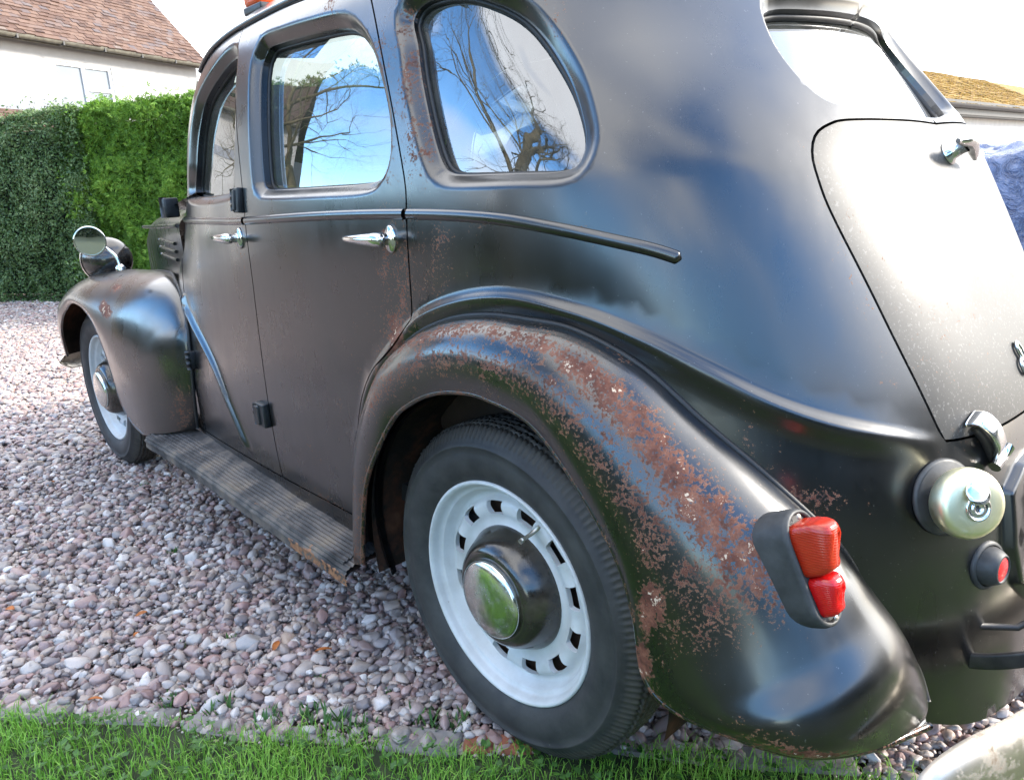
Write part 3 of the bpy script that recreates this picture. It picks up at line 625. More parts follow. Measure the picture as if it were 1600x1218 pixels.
FN = [(.6, .8, 0), (.5, .9, .1), (.3, .9, .3), (.1, .9, .4), (0, .9, .45), (0, .9, .45), (0, .9, .42), (0, .92, .38), (-.1, .9, .35), (-.15, 1, .15), (-.1, 1, .0), (-.05, 1, 0), (0, 1, 0), (0, 1, 0)]
FBU = [.01, .02, .03, .034, .036, .036, .036, .036, .036, .034, .03, .024, .016, .01]
def rust_front(t, s):
    return np.maximum.reduce([1.0 * np.exp(-((t - 7.1) / .50) ** 4 - ((s - .70) / .06) ** 4), .95 * np.exp(-((t - 6.7) / .3) ** 2 - ((s - .50) / .05) ** 2), .42 * np.exp(-((t - 12.4) / .8) ** 2 - ((s - .28) / .16) ** 2), .34 * np.exp(-((t - 5.6) / .4) ** 2 - ((s - .45) / .08) ** 2), .30 * np.exp(-((s - 1) / .05) ** 2), .3 * np.exp(-((t - 10.5) / .8) ** 2 - ((s - .05) / .04) ** 2)])
front_guard, FG, FGN = mudguard('front_mudguard', FA, FB, FN, FBU, rustf=rust_front, w1=.48, tail=.45, rad=.52)

# wheel housings, underbody -------------------------------------------
m = MB(); a = np.linspace(np.radians(-13), np.radians(193), 40)
m.grid([[(.395 * math.cos(t), y, .32 + .395 * math.sin(t)) for y in (.64, .55, .46, .40)] for t in a]); m.grid([[(r * math.cos(t), .40, .32 + r * math.sin(t)) for r in (.395, .25, .10)] for t in a])
m.build('wheel_housing', M['inner'], car); m.build('wheel_housing', M['inner'], car, mirror=True)
m = MB(); m.box((.45, 0, .30), (1.05, .40, .012)); m.box((1.0, 0, .29), (.52, .58, .012)); m.box((-.52, 0, .27), (.16, .30, .02)); m.tube([(0, -.5, .32), (0, .5, .32)], .035, 10); m.lathe([(-.10, 0), (-.09, .08), (0, .11), (.09, .08), (.10, 0)], (0, 0, .32), (0, 1, 0), 20)
m.tube([(2.388, -.5, .30), (2.388, .5, .30)], .03, 8); m.box((1.2, .33, .36), (1.75, .03, .04)); m.box((1.2, -.33, .36), (1.75, .03, .04)); m.build('chassis', M['inner'], car)

# bonnet and scuttle ---------------------------------------------------
xs = np.linspace(1.50, 2.86, 40); rows = []
for x in xs:
    t = (x - 1.5) / 1.36; hw = np.interp(x, [1.5, 1.8, 2.1, 2.4, 2.7, 2.86], [.553, .492, .425, .35, .27, .22]); zt = np.interp(x, [1.5, 1.9, 2.4, 2.7, 2.86], [1.065, 1.055, 1.02, .96, .88]); zb = .58
    row = []
    for a in np.linspace(0, 1, 26):
        if a < .45: row.append((x, hw * (1 - .02 * (1 - a / .45)), zb + (zt - .10 - zb) * a / .45))
        else:
            f = (a - .45) / .55 * math.pi / 2; row.append((x, hw * abs(math.cos(f)) ** .75, zt - .10 + .10 * math.sin(f) ** .9))
    rows.append(row)
rows = np.array(rows); m = MB(); m.grid(rows); m.grid(rows * (1, -1, 1), flip=True)
m.grid([rows[-1], rows[-1] * (.0, 0, 0) + (2.93, 0, .7)]); m.grid([rows[-1] * (1, -1, 1), rows[-1] * 0 + (2.93, 0, .7)])
bonnet = m.build('bonnet', M['paint'], car)
for k in range(3):
    for sgn in (1, -1):
        m = MB(); P = [(x, sgn * (np.interp(x, [1.5, 1.8, 2.1], [.553, .492, .425]) + .002), .915 - .026 * k) for x in np.linspace(1.62, 1.98, 12)]; m.tube(P, .0055, 8); m.build('louvre', M['paint'], bonnet)
m = MB()
for sgn in (1, -1): m.tube([(x, sgn * (np.interp(x, [1.5, 1.8, 2.1, 2.4, 2.7], [.553, .492, .425, .35, .27]) + .001), .975 + (1.5 - x) * .03) for x in np.linspace(1.52, 2.7, 30)], .007, 8)
m.build('bonnet_moulding', M['paint'], bonnet)
# windscreen in front of the door openings (behind the pillars)
m = MB(); m.grid([[(1.60 - .17 * t ** 1.4, y, 1.08 + .31 * t) for y in np.linspace(-.46, .46, 12)] for t in np.linspace(0, 1, 8)]); m.build('windscreen', M['glass'], car)
m = MB(); m.grid([[(1.62 - .28 * t, y, 1.02 + .05 * t) for y in np.linspace(-.55, .55, 12)] for t in np.linspace(0, 1, 4)]); m.build('scuttle_panel', M['paint'], car)

# running boards -------------------------------------------------------
xs = np.concatenate([np.linspace(.40, 1.66, 110), [1.68, 1.70, 1.712]]); rows = []; rr = []
for x in xs:
    zi = np.interp(x, [.4, .54, 1.06, 1.5, 1.7], [.283, .287, .312, .322, .318]); yo = .712 if x < 1.66 else .712 - (x - 1.66) * .9; yi = .596; zo = zi - .022
    row = []
    for j in range(53):
        t = j / 40
        if t <= 1: y = yi + (yo - .012 - yi) * t; z = zi + (zo - zi) * t; rib = .0015 * (1 if (j % 4) < 2 else -1) if t > .32 else 0
        else:
            f = (t - 1) / .3 * math.pi * .62; y = yo - .012 + .016 * math.sin(f); z = zo - .018 * (1 - math.cos(f)) - max(0, f - 1.4) * .03; rib = .0018 * (1 if (j % 4) < 2 else -1) if f < 1.7 else 0
        wob = .004 * noise.noise((x * 5, y * 8, 2)) + .002 * noise.noise((x * 23, y * 20, 5))
        row.append((x, y + (rib if t > 1 else 0), z + (rib if t <= 1 else 0) + wob)); rr.append(max(.56 * (1 if j > 47 and x < .66 else 0), .62 * math.exp(-((x - .86) / .012) ** 2 - ((j - 39) / 4) ** 2), .5 * math.exp(-((x - .56) / .02) ** 2) * (j > 30), .42 * math.exp(-((x - 1.30) / .05) ** 2 - ((j - 24) / 3) ** 2)))
    rows.append(row)
m = MB(); m.grid(rows); nn = m.n
for mir in (0, 1):
    ob = m.build('running_board', M['board'], car, mirror=bool(mir)); at = ob.data.attributes.new('rust', 'FLOAT', 'POINT'); at.data.foreach_set('value', np.array(rr, np.float32))
    k = MB(); R = np.array(rows); k.grid(R[::6, :46:5] - (0, 0, .012), flip=True); k.build('board_bracket', M['inner'], ob, mirror=bool(mir))
# torn patch of ribbed matting lying on the rear end of the board
R = np.array(rows); sub = R[2:30, 8:44] + (0, 0, .0045); m = MB(); m.grid(sub, smooth=True); m.grid([sub[-1], sub[-1] - (0, 0, .005)]); m.grid([sub[:, -1], sub[:, -1] - (0, 0, .006)]); m.build('board_matting', M['board'], car)

# wheels ---------------------------------------------------------------
def wheel(name, loc, mirror=False):
    e = empty(name, loc); e.parent = car; sg = -1 if mirror else 1
    ax = (0, sg, 0); zero = (0, 0, 0)
    SEG = 480
    prof = [(-.004, .2155), (.005, .226), (.0125, .242), (.0155, .258), (.0155, .272), (.0125, .283), (.0160, .2865), (.0160, .2895), (.0105, .2935), (.0075, .300), (.0035, .3065), (-.002, .3135), (-.008, .3195), (-.0145, .3235)]
    ribs = []
    for i, (a, b) in enumerate(((-.0155, -.027), (-.031, -.041), (-.0445, -.0555), (-.059, -.069), (-.073, -.0845))):
        ribs += [(a, .319), (a - .0008, .3265), (b + .0008, .3275 if i in (1, 2, 3) else .3265), (b, .319)]
    inner = [(-.1 - h, r) for h, r in prof[::-1]]
    P = prof + ribs + inner; x, y, z = frame(ax); rows = []; tr = []
    for k, (h, r) in enumerate(P):
        a = np.linspace(0, 2 * np.pi, SEG, endpoint=False); rr = np.full(SEG, r)
        idx = np.arange(SEG)
        if r > .3055 and (k < len(prof) or k >= len(prof) + len(ribs)): rr = rr - np.where(idx % 3 < 1, .0055, 0) * (r > .306)
        if len(prof) <= k < len(prof) + len(ribs) and r > .32:
            i = (k - len(prof)) // 4; zz = ((idx + 4 * i) % 12); hh = h + .0018 * np.where(zz < 6, 1, -1); rr = rr - np.where((idx + i) % 3 < 1, .004 if i in (0, 4) else .0022, 0)
        else: hh = np.full(SEG, h)
        rows.append(z * hh[:, None] + rr[:, None] * (np.cos(a)[:, None] * x + np.sin(a)[:, None] * y)); tr.append(np.full(SEG, 1.0 if r > .300 else .0))
    m = MB(); m.grid(rows, cv=True); t = m.build('tyre', M['tyre'], e); at = t.data.attributes.new('tread', 'FLOAT', 'POINT'); at.data.foreach_set('value', np.concatenate(tr).astype(np.float32))
    # rim and disc with 16 slots
    NS, SUB = 12, 14; n = NS * SUB
    a = np.linspace(0, 2 * np.pi, n, endpoint=False)
    rim = [(-.006, .2185), (.0015, .2195), (.0045, .2165), (.0035, .2125), (-.003, .2085), (-.010, .2065), (-.016, .2035), (-.0175, .1990), (-.0190, .1962), (-.0285, .1945), (-.0305, .1918), (-.0385, .1895), (-.0425, .1835), (-.0415, .1785), (-.0365, .1750), (-.0325, .1715), (-.0300, .1675), (-.0290, .1640), (-.0285, .1600), (-.0285, .1540), (-.0290, .1500), (-.0305, .1455), (-.0330, .1400), (-.0345, .1330), (-.0335, .1240), (-.031, .118)]
    rows = []
    for h, r in rim:
        ph = np.arange(n) % SUB; pad = np.cos((ph - 6.5) / SUB * 2 * np.pi) * .5 + .5; amp = .0065 * math.exp(-((r - .163) / .012) ** 2)
        rows.append(z * (h + amp * pad)[:, None] + (r + .002 * (pad - .5) * math.exp(-((r - .172) / .008) ** 2))[:, None] * (np.cos(a)[:, None] * x + np.sin(a)[:, None] * y))
    rows = np.array(rows); m = MB(); f = []; nr = len(rim); hole = set()
    for i in range(nr - 1):
        for j in range(n):
            if 15 <= i <= 20 and 3 <= j % SUB <= 9: hole.add((i, j)); continue
            f.append((i * n + j, i * n + (j + 1) % n, (i + 1) * n + (j + 1) % n, (i + 1) * n + j))
    m.add(rows.reshape(-1, 3), f)
    # turned-in edges of the slots
    for k in range(NS):
        j0, j1 = k * SUB + 3, k * SUB + 10; loop = [(15, j) for j in range(j0, j1 + 1)] + [(i, j1) for i in range(16, 22)] + [(21, j) for j in range(j1 - 1, j0 - 1, -1)] + [(i, j0) for i in range(20, 15, -1)]
        L1 = np.array([rows[i, j % n] for i, j in loop]); c = L1.mean(0); m.grid([L1, L1 * .98 + c * .02 - z * .004, L1 * .97 + c * .03 - z * .010], cv=True)
    rm = m.build('rim', M['wheel'], e)
    m = MB(); m.lathe([(-.05, .206), (-.06, .195), (-.062, .10), (-.058, .0)], zero, ax, 40); m.lathe([(-.095, .206), (-.10, .05)], zero, ax, 40); m.build('brake_drum', M['drum'], e)
    m = MB(); m.lathe([(-.034, .1225), (-.030, .1225), (-.026, .1205), (-.018, .1165), (-.006, .111), (.006, .1045), (.016, .097), (.022, .0885), (.024, .080), (.021, .074)], zero, ax, 64); hb = m.build('hub_ring', M['ring'], e)
    m = MB(); m.lathe([(.021, .0745), (.027, .0755), (.0315, .0745), (.0345, .071), (.038, .062), (.0415, .047), (.0435, .028), (.0445, .010), (.0446, 0.0005)], zero, ax, 64); m.build('hub_cap', M['cap'], e)
    t0 = np.radians(63 if not mirror else 100); v = np.cos(t0) * x * sg + np.sin(t0) * y; m = MB(); m.tube([v * .168 - z * .03, v * .158 - z * .018, v * .150 + z * .004], [.0042, .0040, .0034], 8); m.tube([v * .150 + z * .003, v * .1475 + z * .010], .0046, 8); m.build('valve_stem', M['oldchrome'], e)
    return e
for x in (0, WB):
    wheel('wheel', (x, .615, .32)); wheel('wheel', (x, -.615, .32), True)
# ------------------------------------------------------------------ fittings on the car
def at_uv(U, v, off=0.0):
    a = np.array([U]), np.array([v]); return Sd(*a, off)[0], normal0(*a)[0]
def basis(n, up=(0, 0, 1)):
    x, y, z = frame(n, up); return np.stack([x, y, z], 1)
# door hinges: two knuckled leaves on the B post, one on the mudguard
def hinge(U, v, w, h, thick, parent, mp):
    P, N = at_uv(U, v); R = basis(N)
    m = MB(); m.rbox(P + N * thick * .5, (w, h, thick), R, .3)
    for k in (-1, 0, 1): m.tube([P + R @ np.array([-w * .95, h * (k * .62 - .26), thick * 1.3]), P + R @ np.array([-w * .95, h * (k * .62 + .26), thick * 1.3])], .0075, 10)
    m.rbox(P + R @ np.array([-w * .45, 0, thick * 1.2]), (w * .55, h * .8, thick * .8), R, .3)
    m.build('hinge', M['black'], parent); m.build('hinge', M['black'], mp, mirror=True)
hinge(.742, 1.046, .017, .030, .008, rd, rd_r); hinge(.738, .503, .026, .032, .010, rd, rd_r)
# hinge of the front door, on the rear edge of the front mudguard
m = MB(); m.rbox((1.425, .606, .57), (.016, .014, .028), None, .3)
for k in (-1, 0, 1): m.tube([(1.412, .620, .57 + k * .019 - .008), (1.412, .620, .57 + k * .019 + .008)], .007, 10)
m.build('hinge', M['black'], fd); m.build('hinge', M['black'], fd_r, mirror=True)
m = MB(); m.rbox((1.54, .556, 1.03), (.020, .022, .030), None, .3); m.tube([(1.55, .572, 1.00), (1.55, .572, 1.062)], .011, 10); m.build('scuttle_bracket', M['black'], car); m.build('scuttle_bracket', M['black'], car, mirror=True)
# door handles: oval escutcheon, stem and tapering lever
def handle(U, v, parent, mp):
    P, N = at_uv(U, v); R = basis(N); m = MB(); m.lathe([(-.002, .001), (-.002, .026), (.003, .026), (.0065, .022), (.008, .012), (.012, .0105), (.030, .0095)], P, N, 28, sx=.62, sy=1.0); m.build('handle_plate', M['chrome'], parent); m.build('handle_plate', M['chrome'], mp, mirror=True)
    T = np.array([1., 0, 0]); T = unit(T - N * (T @ N)); Z = np.cross(N, T); Z = Z if Z[2] > 0 else -Z
    path = [P + N * .028 - T * .016, P + N * .031 - T * .006, P + N * .034 + T * .014, P + N * .037 + T * .04, P + N * .037 + T * .07, P + N * .034 + T * .100, P + N * .031 + T * .118]; path = catmull(path, 24)
    q = MB(); q.tube(path, np.interp(np.linspace(0, 1, 24), [0, .08, .25, .5, .85, 1], [.004, .0115, .0135, .0105, .0055, .0018]), 14); q.build('door_handle', M['chrome'], parent); q.build('door_handle', M['chrome'], mp, mirror=True)
    for s in (1, -1):
        q = MB(); q.lathe([(0, .0045), (.002, .004), (.003, .001)], P + Z * s * .019 + N * .004, N, 10); q.build('screw', M['oldchrome'], parent)
handle(.072, .969, rd, rd_r); handle(.757, .955, fd, fd_r)
# boot handle, hinges, script
P, N = at_uv(-.93, 1.07); R = basis(N); P = P * (1, .6, 1)
m = MB(); m.lathe([(-.002, .001), (-.002, .020), (.004, .019), (.008, .013), (.022, .011), (.030, .012)], P, N, 24)
c = P + N * .030; m.tube(catmull([c + (0, .040, .006), c + (0, .015, .004) + N * .006, c + N * .008, c + (0, -.022, -.008) + N * .005, c + (0, -.052, -.022)], 20), np.interp(np.linspace(0, 1, 20), [0, .2, .5, .8, 1], [.004, .010, .012, .009, .004]), 12)
m.build('boot_handle', M['chrome'], lid)
for sg in (1, -1):
    P, N = at_uv(-.715, .697); P2, N2 = at_uv(-.742, .628); U0 = unit(P2 - P); W = unit(np.cross(N, U0)); m = MB()
    path = catmull([P - U0 * .004 + N * .002, P + N * .018, P + U0 * .02 + N * .026, P + U0 * .045 + N * .023, P + U0 * .062 + N * .012, P + U0 * .078 + N * .010], 22); rows = []
    for i, p in enumerate(path):
        t = unit(path[min(i + 1, 21)] - path[max(i - 1, 0)]); nn = unit(np.cross(t, W)); nn = nn if nn @ N > 0 else -nn; ww = np.interp(i, [0, 8, 21], [.017, .014, .010])
        rows.append([p + W * ww * math.copysign(abs(math.cos(a)) ** .5, math.cos(a)) + nn * .0045 * math.copysign(abs(math.sin(a)) ** .6, math.sin(a)) for a in np.linspace(0, 2 * np.pi, 20, endpoint=False)])
    m.grid(rows, cv=True); k = m.n; m.f.append(tuple(range(k - 20, k))); m.f.append(tuple(range(19, -1, -1))); m.sm += [False] * 2
    m.tube([P + U0 * .070 + N * .012 - W * .02, P + U0 * .070 + N * .012 + W * .026], .0085, 12); m.build('boot_hinge', M['chrome'], lid, mirror=sg < 0)
    m = MB(); m.tube(catmull([P + U0 * .01 + W * .004 * sg * 0, P + U0 * .03 + N * .006, P + U0 * .055 + N * .004, P + U0 * .08 - N * .003], 12), .0085, 10); m.build('hinge_arm', M['iron'], lid, mirror=sg < 0)
def script(points, parent):
    P = np.array([at_uv(a, b, .004)[0] for a, b in catmull(points, 60)]); m = MB(); m.tube(P, .0032, 8); m.build('chrome_script', M['chrome'], parent)
script([(-.905, .742), (-.892, .756), (-.888, .770), (-.894, .776), (-.902, .764), (-.903, .744), (-.896, .730), (-.886, .732), (-.882, .744), (-.888, .752), (-.900, .748)], lid)
# filler neck and cap
P, N = at_uv(-.645, .605); R = basis(N); m = MB(); m.lathe([(-.004, .001), (-.002, .054), (.002, .055), (.0045, .051), (.0055, .044)], P, N, 40); m.lathe([(.0055, .050), (.010, .036), (.012, .030)], P, N, 32)
m.build('filler_gasket', M['rubber'], body)
ax = unit((-.75, .58, .22)); m = MB(); m.lathe([(-.01, .0305), (.030, .0305), (.046, .0300)], P, ax, 32); m.build('filler_neck', M['drum'], body)
c = P + ax * .037; m = MB(); m.lathe([(-0.0046, 0.0363), (-0.0034, 0.0450), (0.0000, 0.0474), (0.0092, 0.0486), (0.0184, 0.0474), (0.0253, 0.0433), (0.0282, 0.0363), (0.0287, 0.0234), (0.0290, 0.0006)], c, ax, 48); capo = m.build('filler_cap', M['brass'], body)
X, Y, Z = frame(ax); q = c + ax * .0292 + Y * -.004 + X * .002
m = MB(); m.lathe([(0, .0175), (.0022, .0172), (.0024, .015), (.0012, .0145), (.0012, .0095), (.0024, .009), (.0026, .006), (.001, .0055), (.001, .0003)], q, ax, 32); m.build('lock_face', M['chrome'], capo)
m = MB(); m.box(q + ax * .0016, (.0004, .0045, .0006), np.stack([X, Y, Z], 1)); m.build('keyhole', M['black'], capo)
m = MB(); fc = q + Y * .0215 + X * -.002; fa = unit(ax * .93 + Y * .30); m.lathe([(-.001, .001), (-.001, .0165), (.0008, .0168), (.0016, .0155), (.0024, .010), (.0026, .0004)], fc + ax * .004, fa, 28); m.build('lock_flap', M['chrome'], capo)
# little round reflector pod
P, N = at_uv(-.700, .490); ax = unit(np.array([-1, .14, .06])); m = MB(); m.lathe([(-.012, .036), (.0, .0365), (.003, .035), (.004, .031)], P, unit(N), 32); m.lathe([(-.02, .0305), (.006, .0290), (.015, .0255), (.021, .0215), (.0225, .0195), (.020, .0180)], P, ax, 32)
pod = m.build('reflector_pod', M['rubber'], body); m = MB(); m.lathe([(.020, .0185), (.0222, .012), (.0232, .0003)], P, ax, 24); m.build('reflector', M['refl'], pod)
# number plate on its raised panel
m = MB(); a = at_uv(-.9499, .585, .004)[0] * (1, 0, 1); b = at_uv(-.9499, .455, .004)[0] * (1, 0, 1); pu = unit(a - b); pn = np.array([-pu[2], 0, pu[0]]); m.rbox((a + b) / 2 + pn * .006, (.004, .150, .062), np.stack([pn, (0, 1, 0), pu], 1), .3); m.build('number_plate', M['plate'], body)
# tail lamp on the rear mudguard
LP = np.array([-.546, .591, .561]); Lz = unit((-.90, .05, .42)); Lu = unit(np.array([-.12, -.02, .35])); Lu = unit(np.array([.42, .0, .90]) - Lz * (np.array([.42, 0, .90]) @ Lz)); Lx = np.cross(Lu, Lz)
def stadium(w, h, n=14):
    a = np.linspace(0, np.pi, n); r = w
    return np.concatenate([np.stack([r * np.cos(a), h - r + r * np.sin(a)], 1), np.stack([r * np.cos(a + np.pi), -h + r + r * np.sin(a + np.pi)], 1)])
def lamp_pt(x, y, z): return LP + Lx * x + Lu * y + Lz * z
m = MB(); rows = []
for w_, h_, z_ in ((.035, .077, -.05), (.035, .077, .028), (.0335, .0755, .034), (.030, .072, .0365), (.028, .070, .0345), (.0265, .0685, .031)): rows.append([lamp_pt(a, b, z_) for a, b in stadium(w_, h_)])
m.grid(rows, cv=True); m.f.append(tuple(range(m.n - 28, m.n))); m.sm.append(False); lampb = m.build('tail_lamp', M['rubber'], rear_guard[0]); m.build('tail_lamp', M['rubber'], rear_guard[1], mirror=True)
def lens_block(y0, y1, w0, w1, z1, z2, mat, rows_n=8, name='lamp_lens'):
    m = MB(); rows = []
    for t, ins in ((0, 0), (.45, .0002), (.70, .0018), (.86, .0045), (.95, .0078), (1.0, .0125)):
        row = []
        for cx, cy, a0 in ((1, 1, 0), (-1, 1, 90), (-1, -1, 180), (1, -1, 270)):
            for k in range(5):
                a = math.radians(a0 + k * 22.5); yy = (y1 if cy > 0 else y0); ww = (w1 if cy > 0 else w0) - .004 * t; rr = .0095
                px = cx * (ww - rr) + rr * math.cos(a); py = yy - cy * rr + rr * math.sin(a); zt = z1 if cy < 0 else z2
                px *= 1 - ins / ww; py = py - (ins * cy); row.append(lamp_pt(px, py, .032 + (zt) * t))
        rows.append(row)
    m.grid(rows, cv=True); m.f.append(tuple(range(m.n - 20, m.n))); m.sm.append(True); m.recalc = True; m.build(name, mat, lampb); m.build(name, mat, rear_guard[1], mirror=True)
lens_block(-.008, .060, .0225, .0245, .036, .050, M['lens']); lens_block(-.061, -.0085, .0190, .0215, .022, .031, M['lens2'])
for yy in (.0665, -.0655):
    m = MB(); m.lathe([(0, .004), (.0015, .0036), (.002, .0005)], lamp_pt(0, yy, .038), Lz, 10); m.build('screw', M['oldchrome'], lampb)
# bumper with rounded, rusty end; its strap iron and bolts
ys = np.linspace(-.60, .60, 70); rows = []
for yy in ys:
    t = abs(yy) / .60; e_ = max(0, (t - .80) / .20); x = -.850 + .36 * yy * yy; hh = .048 * math.sqrt(max(0, 1 - e_ ** 2.6)) + .0008; zc = .312
    nx = unit((-1, .72 * yy, 0)); rows.append([np.array((x, yy, zc)) + nx * (.026 * math.cos(a) - .012) * (1 - .4 * e_ ** 2) + np.array((0, 0, hh * math.sin(a))) for a in np.linspace(-1.75, 1.75, 22)])
m = MB(); m.grid(rows); bump = m.build('bumper', M['oldchrome'], car)
for sg in (1, -1):
    m = MB(); cc = np.array([-.735, .255 * 1, .372]); path = catmull([(-.66, .30, .335), (-.71, .30, .352), (-.755, .288, .372), (-.775, .262, .376), (-.80, .235, .365), (-.845, .215, .33), (-.885, .21, .285)], 40); rows = []
    T = np.gradient(path, axis=0)
    for p, t in zip(path, T):
        t = unit(t); nrm = unit(np.cross(t, (0, 0, 1))); bb = np.cross(nrm, t); rows.append([p + nrm * .0045 * math.copysign(abs(math.cos(a)) ** .4, math.cos(a)) + bb * .012 * math.copysign(abs(math.sin(a)) ** .4, math.sin(a)) for a in np.linspace(0, 2 * np.pi, 16, endpoint=False)])
    m.grid(rows, cv=True); m.lathe([(0, .011), (.008, .011), (.010, .008), (.010, .0005)], (-.785, .252, .372), unit((-.6, .8, 0)), 6); m.build('bumper_bracket', M['iron'], car, mirror=sg < 0)
m = MB(); m.tube([(-.690, .285, .395), (-.735, .27, .405), (-.765, .215, .425)], .005, 8); m.build('bumper_bolt', M['iron'], car)
# front bumper
rows = []
for yy in np.linspace(-.66, .66, 50):
    t = abs(yy) / .66; x = 3.09 - .16 * t ** 2.2; hh = .042 * (1 - max(0, (t - .88) / .12) ** 2.4 * .9); rows.append([(x + .022 * math.cos(a) - .01, yy, .36 + hh * math.sin(a)) for a in np.linspace(-1.7, 1.7, 14)])
m = MB(); m.grid(rows, flip=True)
for sg in (1, -1): m.box((2.95, sg * .3, .36), (.13, .02, .025))
m.build('bumper', M['oldchrome'], car)
# head lamps
for sg in (1, -1):
    m = MB(); m.lathe([(-.125, .0005), (-.122, .022), (-.112, .044), (-.09, .066), (-.06, .082), (-.025, .091), (.0, .094), (.015, .094)], (2.50, .50, .825), (.97, .06, -.10), 40); m.tube([(2.46, .50, .74), (2.46, .50, .80)], .03, 12)
    hl = m.build('headlamp', M['ring'], car, mirror=sg < 0)
    m = MB(); m.lathe([(.012, .097), (.020, .098), (.028, .092), (.030, .086)], (2.50, .50, .825), (.97, .06, -.10), 40); m.build('headlamp_rim', M['chrome'], hl, mirror=sg < 0)
    m = MB(); m.lathe([(.028, .088), (.042, .06), (.048, .0005)], (2.50, .50, .825), (.97, .06, -.10), 32); m.build('headlamp_glass', M['pane'], hl, mirror=sg < 0)
# round mirror on its stalk on the front mudguard
mc = np.array([1.825, .725, .935]); ax = unit((-.86, .42, -.03)); foot = np.array([1.80, .655, .842])
m = MB(); m.lathe([(-.024, .0005), (-.022, .02), (-.014, .038), (-.004, .0475), (.003, .049), (.005, .0465), (.0045, .044)], mc, ax, 40)
m.tube(catmull([foot + (0, 0, -.01), foot + (.01, .004, .035), foot + (.03, .03, .07), mc - ax * .022], 16), .0055, 10); m.lathe([(-.006, .016), (.004, .015), (.012, .007)], foot, (0, .2, 1), 20)
mir = m.build('wing_mirror', M['chrome'], car); m = MB(); m.lathe([(.0042, .0445), (.0048, .03), (.005, .0005)], mc, ax, 36); m.build('mirror_glass', M['mirror'], mir)
# lamp on the roof
P = np.array([1.06, .405, 1.515]); m = MB(); m.rbox(P + (0, 0, .006), (.050, .036, .010), None, .4); rl = m.build('roof_lamp', M['black'], car); m = MB(); m.rbox(P + (.008, 0, .036), (.042, .034, .022), None, .5); m.build('lamp_lens', M['amber'], rl)
# inside: benches, squabs, steering wheel, lining
def cushion(name, c, h, R=None):
    m = MB(); m.rbox(c, h, R, .55); return m.build(name, M['trim'], car)
tilt = np.array([[math.cos(.22), 0, -math.sin(.22)], [0, 1, 0], [math.sin(.22), 0, math.cos(.22)]])
cushion('rear_seat', (.10, 0, .62), (.26, .50, .09)); cushion('rear_seat_back', (-.16, 0, .88), (.09, .50, .26), tilt)
for sg in (1, -1): cushion('front_seat', (.86, .28 * sg, .60), (.25, .23, .08)); cushion('front_seat_back', (.62, .28 * sg, .86), (.06, .22, .25), tilt)
m = MB(); a = np.linspace(0, 2 * np.pi, 40, endpoint=False); ca = unit((-.85, 0, .5)); X, Y, Z = frame(ca); sw = np.array([1.17, -.29, .985]); m.tube([sw + .20 * (math.cos(t) * X + math.sin(t) * Y) for t in a], .012, 8, closed=True)
for t in (0, 2.1, 4.2): m.tube([sw, sw + .195 * (math.cos(t + .5) * X + math.sin(t + .5) * Y)], .008, 6)
m.tube([sw, sw - ca * .4], .02, 8); m.build('steering_wheel', M['cream'], car)
m = MB(); m.box((1.42, 0, .98), (.05, .50, .09)); m.box((.6, 0, .40), (.9, .56, .02)); m.build('dashboard', M['dark'], car)

# ------------------------------------------------------------------ ground
def sheet(name, poly, z, mat, kind='structure', sub=0):
    m = MB(); m.add([(x, y, z) for x, y in poly], [tuple(range(len(poly)))], False); o = m.build(name, mat); o['kind'] = kind; return o
sheet('gravel_drive', [(-90, -90), (120, -90), (120, 90), (-90, 90)], -.014, M['gravel'])
EDGE = lambda x: .645 + .80 * x + .018 * math.sin(7 * x) + .012 * math.sin(17 * x + 1)
exs = np.linspace(-6, 26, 120)
lawn_poly = [(x, EDGE(x)) for x in exs] + [(26, 60), (-40, 60), (-40, -6)]
sheet('lawn', lawn_poly, -.004, M['turf'])
sheet('soil_border', [(x, EDGE(x) - .055 - .02 * math.sin(5 * x)) for x in np.linspace(-1.2, 3, 60)] + [(x, EDGE(x) + .02) for x in np.linspace(3, -1.2, 60)], -.0085, M['soil'])
# grass blades
def blades(n, area, hmin, hmax, wd, seed, lim=None):
    r = np.random.default_rng(seed); x = r.uniform(area[0], area[1], n); y = r.uniform(area[2], area[3], n)
    k = np.array([yy - EDGE(xx) for xx, yy in zip(x, y)]); keep = (k > -.015) & (r.random(n) < np.clip((k + .03) / .05, .12, 1))
    cl = np.array([noise.noise((a * 5, b * 5, 1.3)) for a, b in zip(x, y)]); keep &= r.random(n) < .75 + .6 * cl
    if lim is not None: keep &= lim(x, y)
    x, y, cl = x[keep], y[keep], cl[keep]; n = len(x)
    h = r.uniform(hmin, hmax, n) * (1 + .5 * cl); az = r.uniform(0, 2 * np.pi, n); lean = r.uniform(.15, 1.0, n) * h; wv = r.uniform(.6, 1.2, n) * wd
    base = np.stack([x, y, np.full(n, -.005)], 1); dv = np.stack([np.cos(az), np.sin(az), 0 * az], 1); sd_ = np.stack([-np.sin(az), np.cos(az), 0 * az], 1) * wv[:, None]
    mid = base + dv * (lean * .35)[:, None] + np.array([0, 0, 1]) * (h * .62)[:, None]; tip = base + dv * lean[:, None] + np.array([0, 0, 1]) * (h * np.clip(1.05 - .35 * lean / h, .5, 1))[:, None]
    V = np.stack([base - sd_, base + sd_, mid + sd_ * .8, mid - sd_ * .8, tip], 1).reshape(-1, 3); i = np.arange(n) * 5
    F = [tuple(q) for q in np.stack([i, i + 1, i + 2, i + 3], 1).tolist()] + [tuple(q) for q in np.stack([i + 3, i + 2, i + 4], 1).tolist()]
    return V, F, np.repeat(np.clip(r.normal(.5, .22, n) + .25 * cl, 0, 1), 5)
